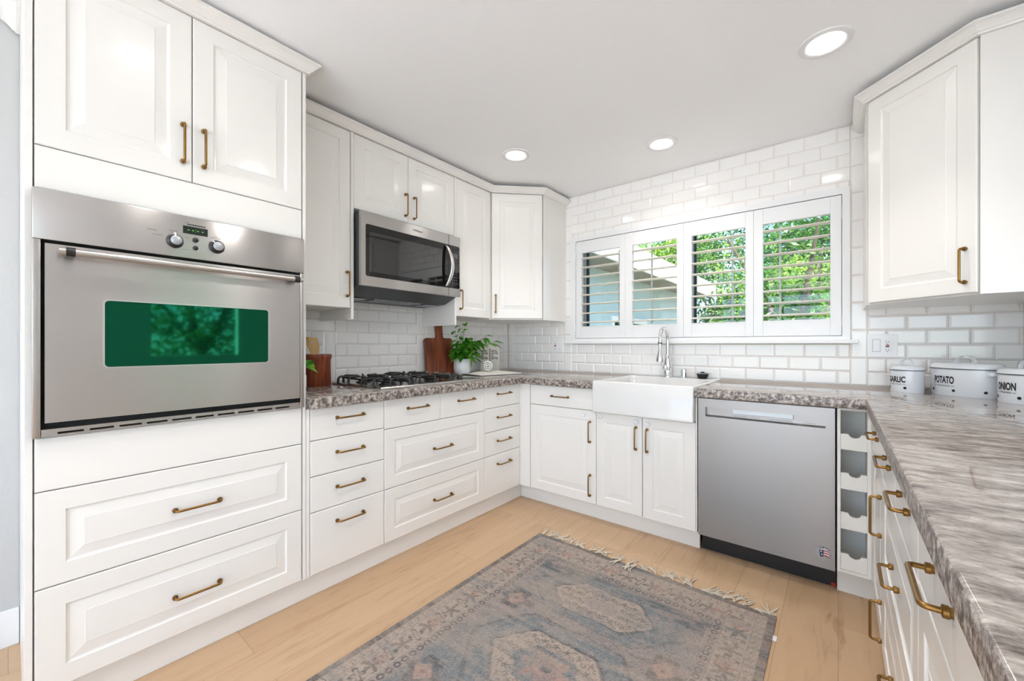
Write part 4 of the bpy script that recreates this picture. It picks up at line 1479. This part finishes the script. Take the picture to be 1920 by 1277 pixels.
# rolled napkin
RN = MB(Matrix.Translation((-2.215, 2.405, CT + 0.0655)) @ Matrix.Rotation(math.radians(42), 4, 'Z'))
sp_pts = []
for k in range(70):
    a = 2 * PI * 2.4 * k / 69
    r = 0.010 + 0.034 * k / 69
    sp_pts.append((r * math.cos(a), r * math.sin(a), a, r))
inner = [((r - 0.0100) * math.cos(a), (r - 0.0100) * math.sin(a)) for x, z, a, r in sp_pts]
outl = [(x, z) for x, z, a, r in sp_pts]
prof = outl + inner[::-1]
n = len(prof)
RN.loft([[(x, y, z) for x, z in prof] for y in (-0.045, 0.045)], cap0=False, cap1=False)
for y in (-0.045, 0.045):
    vs = [(x, y, z) for x, z in outl] + [(x, y, z) for x, z in inner]
    m_ = len(outl)
    RN.add(vs, [(i, i + 1, m_ + i + 1, m_ + i) for i in range(m_ - 1)])
tag(RN.build('rolled_napkin', 'linen', smooth=50), 'rolled white cloth napkin lying on the open cookbook', 'napkin')

# ------------------------------------------------------------------ rug
RX0, RX1, RY0, RY1 = -1.424, -0.202, 0.16, 2.012
RG = thing('area_rug', 'worn blue-grey and beige oriental rug on the oak floor', 'rug', ((RX0 + RX1) / 2, (RY0 + RY1) / 2, 0.0005))
st_ = 0.0035
nx_, ny_ = int((RX1 - RX0) / st_) + 1, int((RY1 - RY0) / st_) + 1
X, Y = np.meshgrid(np.linspace(RX0, RX1, nx_), np.linspace(RY0, RY1, ny_), indexing='ij')
rs = np.random.RandomState(5)


def vnoise(x, y, seed):
    r_ = np.random.RandomState(seed).rand(257, 257)
    xi, yi = np.floor(x).astype(int), np.floor(y).astype(int)
    fx, fy = x - xi, y - yi
    fx, fy = fx * fx * (3 - 2 * fx), fy * fy * (3 - 2 * fy)
    g_ = lambda a, b: r_[a % 257, b % 257]
    return (g_(xi, yi) * (1 - fx) + g_(xi + 1, yi) * fx) * (1 - fy) + (g_(xi, yi + 1) * (1 - fx) + g_(xi + 1, yi + 1) * fx) * fy


def fbm(x, y, seed, o=4):
    t_, a_s, s_ = 0, 0.5, 0
    for k in range(o):
        t_ = t_ + a_s * vnoise(x * 2 ** k, y * 2 ** k, seed + k)
        s_ += a_s
        a_s *= .5
    return t_ / s_


lin = lambda r, g_, b: np.array(srgb(r, g_, b)[:3])
BEI, SLA, BLU, INK, ROS, MAU = lin(190, 173, 160), lin(154, 146, 143), lin(124, 134, 140), lin(66, 65, 71), lin(186, 150, 138), lin(160, 151, 151)
col = np.zeros((nx_, ny_, 3)) + SLA
dx = np.minimum(X - RX0, RX1 - X)
dy = np.minimum(Y - RY0, RY1 - Y)
D_ = np.minimum(dx, dy)
along = np.where(dx < dy, Y, X)
cxr, cyr = (RX0 + RX1) / 2, (RY0 + RY1) / 2
u_, v_ = X - cxr, Y - cyr


def put(mask, c, a=1.0):
    global col
    m = (np.clip(mask, 0, 1) * a)[..., None]
    col = col * (1 - m) + c * m


wob = (fbm(X * 60, Y * 60, 3, 3) - .5) * 0.008
# field: streaky blue and mauve across the rug
fs_ = fbm(X * 4, Y * 22, 21, 4)
put(np.ones_like(X), SLA)
put((fs_ - .42) * 4, MAU, .9)
put((fbm(X * 2.2, Y * 3.2, 31, 3) - .47) * 6, BLU, .85)
# medallions
hx = lambda a, b, sx, sy: np.abs(a) / sx + np.abs(b) / sy
MED = ((0.53, .105), (0.09, .150), (-0.36, .105), (-0.79, .150))
def hexa(cy0, hh):
    return np.maximum(np.abs(u_) / .24 + np.abs(v_ - cy0) / (hh * 2.2), np.abs(v_ - cy0) / hh) + wob * 5 + (fbm(X * 14, Y * 14, 5, 2) - .5) * .16
for i_, (cy0, hh) in enumerate(MED):
    m1 = hexa(cy0, hh)
    put((1.55 - m1) * 6, BLU, .75)
    put((.05 - np.abs(m1 - 1.50)) * 30, INK, .45)
    put((1.0 - m1) * 30, BEI, .95)
    put((0.05 - np.abs(m1 - 1.02)) * 50, INK, .55)
    if i_ % 2:
        put((0.60 - m1) * 30, BLU, .85)
        put((0.42 - m1 + .08 * np.cos(8 * np.arctan2(v_ - cy0, u_))) * 30, ROS, .8)
        put((0.10 - m1) * 40, INK, .8)
    else:
        put((0.42 - m1) * 14, MAU, .7)
# small rose lozenges in the field
for sx in (-1, 1):
    for cy0 in (-0.62, -0.18, 0.345, 0.695):
        m2 = hx(u_ - sx * .33, v_ - cy0, .045, .045)
        put((2.0 + .35 * np.cos(6 * np.arctan2(v_ - cy0, u_ - sx * .33)) - m2) * 8, INK, .55)
        put((1.0 - m2) * 20, ROS, .95)
        put((.3 - m2) * 20, INK, .5)
# stepped dark shoulders near the ends
for sg in (-1, 1):
    stp = np.floor(np.abs(u_) / .055) * .026
    m3 = np.abs(sg * v_ - (.735 - stp * .55)) + (fbm(X * 20, Y * 20, 7, 2) - .5) * .04
    put((.045 - m3) * 40 * (np.abs(u_) < .40), INK, .95)
    put((.090 - m3) * 20 * (np.abs(u_) < .40), BLU, .55)
# scattered little flowers: rings and crosses on a jittered lattice
def motifs(ax, ay, pu, pv, r, seed, c, a, mask, kind):
    iu, iv = np.floor(ax / pu), np.floor(ay / pv)
    h1 = vnoise(iu * 7.31 + .5, iv * 3.17 + .5, seed)
    lu, lv_ = ax - (iu + .5) * pu, ay - (iv + .5) * pv
    rr = np.hypot(lu, lv_)
    th_ = np.arctan2(lv_, lu)
    if kind == 'flower':
        m = r * (.62 + .38 * np.cos(5 * th_ + h1 * 6)) - rr
    elif kind == 'ring':
        m = r * .3 - np.abs(rr - r * .7)
    elif kind == 'hook':
        m = .16 * r - np.abs(np.abs(lu) + .6 * np.abs(lv_) - r * (.5 + .3 * np.sin(4 * th_)))
    else:
        m = r * (.75 + .25 * np.cos(8 * th_)) - np.maximum(np.abs(lu), np.abs(lv_))
    put(m * 700 * mask, c, a)
motifs(u_, v_, .062, .058, .016, 41, BEI, .35, np.ones_like(X), 'flower')
motifs(u_ + .03, v_ + .02, .047, .071, .014, 43, INK, .35, np.ones_like(X), 'hook')
for cy0, hh in MED:
    m1 = hexa(cy0, hh)
    ring_ = ((m1 < .92) & (m1 > .45)).astype(float)
    motifs(u_, v_ - cy0, .050, .046, .017, 47, INK, .65, ring_, 'flower')
    motifs(u_ + .025, v_ - cy0, .050, .04, .012, 49, INK, .5, ring_, 'ring')
# borders, from inside out
inb = lambda a, b: ((D_ >= a) & (D_ < b)).astype(float)
put(inb(0, .205), BEI, .92)
put(inb(.165, .205), MAU, .6)
motifs(along, D_ - .165, .034, .040, .015, 51, INK, .75, inb(.165, .205), 'ring')
put(inb(.0650, .165), BEI, .6)
motifs(along, D_ - .065, .125, .100, .044, 53, INK, .55, inb(.065, .165), 'flower')
motifs(along + .06, D_ - .065, .125, .100, .038, 55, INK, .75, inb(.065, .165), 'hook')
motifs(along + .03, D_ - .065, .25, .100, .036, 57, ROS, .85, inb(.065, .165), 'flower')
motifs(along, D_ - .065, .031, .034, .008, 59, BLU, .7, inb(.065, .165), 'flower')
put(inb(.030, .065), BEI, .6)
motifs(along, D_ - .030, .036, .035, .014, 61, INK, .8, inb(.030, .065), 'hook')
put(inb(0, .026), INK, .72)
motifs(along, D_, .030, .026, .010, 63, BEI, .5, inb(0, .026), 'hook')
for e in (.028, .066, .165, .204):
    put((.0018 - np.abs(D_ - e)) * 900, INK, .45)
    put((.0018 - np.abs(D_ - e - .005)) * 900, BEI, .55)
# filigree: thin curling lines all over the field and borders
for sc_, sd_, cl_, al_ in ((26, 101, INK, .42), (34, 111, BEI, .45), (46, 121, INK, .35), (19, 131, MAU, .35)):
    ff = fbm(X * sc_, Y * sc_ * 1.15, sd_, 2)
    put((.022 - np.abs(ff - .5)) * 70 * np.where(D_ > .205, 1.0, .35), cl_, al_ * .9)
put((fbm(X * 7, Y * 38, 141, 4) - .50) * 9, BEI, .30)
put((fbm(X * 6, Y * 30, 151, 4) - .54) * 9, BLU, .35)
# wear: pale streaks across the weave, fine speckle
wear = fbm(X * 9, Y * 60, 71, 4)
put((wear - .52) * 7, lin(172, 160, 150), .42)
wear2 = fbm(X * 5, Y * 5, 81, 4)
put((wear2 - .55) * 6, BEI, .35)
spk = rs.rand(nx_, ny_)
put((spk > .84).astype(float), lin(196, 184, 172), .28)
put((spk < .20).astype(float), lin(86, 82, 84), .26)
thr = (np.indices((nx_, ny_))[1] % 2).astype(float)
put(thr, lin(150, 142, 138), .10)
col = col * 0.82
zt = 0.007 + 0.0012 * (fbm(X * 3, Y * 3, 91, 2) - .5)
vs = np.stack([X - cxr, Y - cyr, zt], -1).reshape(-1, 3)
idx = np.arange(nx_ * ny_).reshape(nx_, ny_)
fq = np.stack([idx[:-1, :-1], idx[1:, :-1], idx[1:, 1:], idx[:-1, 1:]], -1).reshape(-1, 4)
me = bpy.data.meshes.new('rug_pile')
# skirt to the floor
bd = np.concatenate([idx[:, 0], idx[-1, 1:], idx[-2::-1, -1], idx[0, -2:0:-1]])
low = vs[bd].copy(); low[:, 2] = 0.0
nb = len(bd)
v_all = np.concatenate([vs, low])
li = np.arange(nb) + len(vs)
sk = np.stack([bd, li, np.roll(li, -1), np.roll(bd, -1)], -1)
f_all = np.concatenate([fq, sk])
me.from_pydata(v_all.tolist(), [], f_all.tolist())
ca = me.color_attributes.new('woven_pattern', 'FLOAT_COLOR', 'POINT')
cc = np.ones((len(v_all), 4), dtype=np.float32)
cc[:len(vs), :3] = col.reshape(-1, 3)
cc[len(vs):, :3] = col.reshape(-1, 3)[bd]
ca.data.foreach_set('color', cc.ravel())
t = NT('woven_rug')
b = t.bsdf((0.4, 0.4, 0.4, 1), 0.95, spec=0.15)
at = t.n('ShaderNodeAttribute', attribute_name='woven_pattern')
wv = t.noise(t.coords((120, 420, 1)), 1.0, 3, 0.6)
wr_amp = t.ramp(wv.outputs[0], [(0.3, (0.78, 0.78, 0.78, 1)), (0.7, (1.15, 1.15, 1.15, 1))])
t.l(t.mix(0.8, at.outputs[0], wr_amp.outputs[0], 'MULTIPLY'), b.inputs['Base Color'])
t.bump(wv.outputs[0], 0.35, 0.003)
me.materials.append(t.m)
o = bpy.data.objects.new('rug_pile', me)
COL.objects.link(o)
o.parent = RG
# fringe on the far end: knotted tassels, each a bundle of strands
rf = random.Random(3)
fcol = plain('cream_fringe', (0.62, 0.55, 0.45, 1), 0.95)
nt = 27
for k in range(nt):
    x = -0.605 + 1.21 * (k + .5) / nt + rf.uniform(-.008, .008)
    if rf.random() < .10: continue
    f = MB()
    lean_ = rf.uniform(-1.0, 1.0) + (.5 if k > 20 else 0)
    L = rf.uniform(0.055, 0.100)
    y0_ = (RY1 - cyr) - 0.003
    if 0.42 < k / nt < .55: L *= 1.0
    for s in range(5):
        a = lean_ + rf.uniform(-.35, .35)
        sgn = -1 if (k in (11, 12, 13) and s < 3) else 1
        pts = [Vector((x, y0_, 0.008))]
        cur = Vector((x + rf.uniform(-.002, .002), y0_ + 0.008, 0.0075 if sgn > 0 else 0.013))
        pts.append(cur.copy())
        for q_ in range(5):
            a += rf.uniform(-.35, .35)
            cur = cur + Vector((math.sin(a) * L / 5, sgn * math.cos(a) * L / 5, 0))
            cur.z = max(0.0035 if sgn > 0 else 0.0115, cur.z - 0.0015 * (1 if sgn > 0 else 0))
            pts.append(cur.copy())
        f.tube(pts, [0.0042, 0.0050, 0.0032, 0.0032, 0.0031, 0.0028, 0.0018], 6)
    f.build('tassel', fcol, RG, smooth=60)
MB().box(RX1 - cxr - 0.001, RX1 - cxr + 0.014, 1.850 - cyr, 1.884 - cyr, 0.001, 0.003, 0.0006).build('care_tag', 'whiteprint', RG)

# ------------------------------------------------------------------ outside
struct(MB().box(-14, 14, YW + 0.14, 24, -0.06, -0.01).build('ground_1', 'lawn'), 'pale garden ground outside the window', 'ground')
struct(MB().box(-9, 12, -16, -4.7, -0.06, -0.01).box(3.7, 12, -4.7, YW + 0.14, -0.06, -0.01).build('ground_2', 'patio'), 'pale patio added unseen behind the viewpoint to bounce light onto the ceiling', 'ground')
# neighbouring wing with a long eave running away from the window
HS = thing('house_wing', 'blue-grey house wing with white eave seen through the first shutters', 'house', (-3.15, 4.2, 0))
MB().box(-3.0, 0, 0, 7.3, 0, 2.42).build('siding_wall', 'siding', HS)
MB().box(-3.2, 0.62, -0.5, 7.2, 2.42, 2.50).build('soffit', 'soffit', HS)
MB().box(0.62, 0.66, -0.5, 7.24, 2.36, 2.66).build('fascia', 'fascia', HS)
MB().loft([[(0.66, -0.5, 2.665), (0.66, 7.24, 2.665), (-3.2, 7.24, 3.3), (-3.2, -0.5, 3.3)], [(0.66, -0.5, 2.70), (0.66, 7.24, 2.70), (-3.2, 7.24, 3.34), (-3.2, -0.5, 3.34)]]).build('roof', 'fascia', HS)
wf = MB(Matrix.Translation((0, 0, 0)) @ Matrix.Rotation(L90, 4, 'Z'))
wf.plate(rect(2.40, 4.05, 0.75, 1.66), [rect(2.50, 3.18, 0.83, 1.56), rect(3.26, 3.95, 0.83, 1.56)], -0.04, 0.0)
wfo = wf.build('house_window', 'fascia', HS)
wp = MB(Matrix.Rotation(L90, 4, 'Z')).box(2.49, 3.96, -0.012, -0.004, 0.82, 1.57)
wp.build('pane', 'housepane', wfo)
# garden wall
tag(MB().box(-2.6, 6.0, 14.6, 14.85, 0, 1.55, 0.01).build('garden_wall', 'gardenwall'), 'low cream garden wall under the trees outside', 'wall')


def tree(name, label, loc, parts, n, leaf, mat, trunk_h, seed):
    t = thing(name, label, 'tree', loc, group='trees outside the window')
    r_ = random.Random(seed)
    fo = MB()
    for k in range(n):
        cx, cy, cz, rx, ry, rz_ = r_.choice(parts)
        while True:
            p = Vector((r_.uniform(-1, 1), r_.uniform(-1, 1), r_.uniform(-1, 1)))
            if .35 < p.length < 1: break
        p = Vector((cx + p.x * rx, cy + p.y * ry, cz + p.z * rz_))
        d = Vector((r_.uniform(-1, 1), r_.uniform(-1, 1), r_.uniform(-1.1, .5))).normalized()
        s = d.cross(Vector((r_.uniform(-1, 1), r_.uniform(-1, 1), r_.uniform(-1, 1)))).normalized()
        L = leaf * r_.uniform(.6, 1.3)
        fo.add([p, p + d * L * .5 + s * L * .16, p + d * L, p + d * L * .5 - s * L * .16], [(0, 1, 2, 3)])
    fo.v = fo.v
    me = bpy.data.meshes.new('foliage')
    me.from_pydata([tuple(q) for q in fo.v], [], fo.f)
    me.materials.append(M[mat])
    o = bpy.data.objects.new('foliage', me)
    COL.objects.link(o)
    o.parent = t
    tr = MB()
    tr.tube([(0, 0, 0), (0.04, 0, trunk_h * .5), (0, 0.05, trunk_h)], [0.13, 0.10, 0.07], 10)
    for k in range(5):
        a = 2 * PI * k / 5
        tr.tube([(0, 0.03, trunk_h * .7), (0.5 * math.cos(a), 0.5 * math.sin(a), trunk_h + .5), (0.9 * math.cos(a), 0.9 * math.sin(a), trunk_h + 1.2)], [0.05, 0.035, 0.015], 6)
    tr.build('trunk', 'bark', t, smooth=60)


tree('leafy_tree', 'mid green leafy tree filling the shutter nearest the switch plate', (-0.45, 6.6, 0), [(0, 0, 2.2, 1.0, .8, 1.3), (.5, .1, 1.4, .8, .7, .7), (-.4, .1, 1.6, .7, .7, .8)], 9000, .085, 'tree_a', 1.4, 1)
tree('leafy_tree', 'dark green tree standing past the end of the white eave', (-2.5, 13.0, 0), [(0, 0, 3.2, 1.7, 1.1, 2.2), (.5, 0, 1.7, 1.3, .9, 1.1)], 11000, .15, 'tree_b', 1.6, 2)
tree('leafy_tree', 'bright yellow-green treetop showing above the white eave outside', (-6.0, 16.6, 0), [(0, 0, 5.6, 2.6, 1.5, 2.4), (1.2, 0, 4.2, 1.6, 1.2, 1.5)], 11000, .2, 'tree_c', 3.6, 3)
tree('leafy_tree', 'dark hedge-like tree low behind the garden trees', (-0.6, 10.3, 0), [(0, 0, 2.0, 1.3, .9, 1.8), (.4, 0, 3.0, 1.2, .9, 1.2)], 9000, .13, 'tree_b', 1.3, 4)
tree('leafy_tree', 'tall green tree at the far back beyond the garden wall', (0.2, 16.9, 0), [(0, 0, 3.6, 2.6, 1.5, 2.6), (1.6, 0, 3.0, 2.0, 1.5, 2.4)], 11000, .22, 'tree_a', 3.0, 5)
tree('leafy_tree', 'yellow-green shrub tree lit by sun behind the last shutter', (-0.45, 8.3, 0), [(0, 0, 1.9, .7, .6, .8), (-.3, 0, 1.4, .6, .5, .5)], 5000, .09, 'tree_c', 1.2, 6)
tree('leafy_tree', 'green garden tree by the dining side, seen only in reflections', (6.4, 2.4, 0), [(0, 0, 2.0, 1.3, 1.4, 1.3)], 5000, .14, 'tree_a', 1.3, 8)
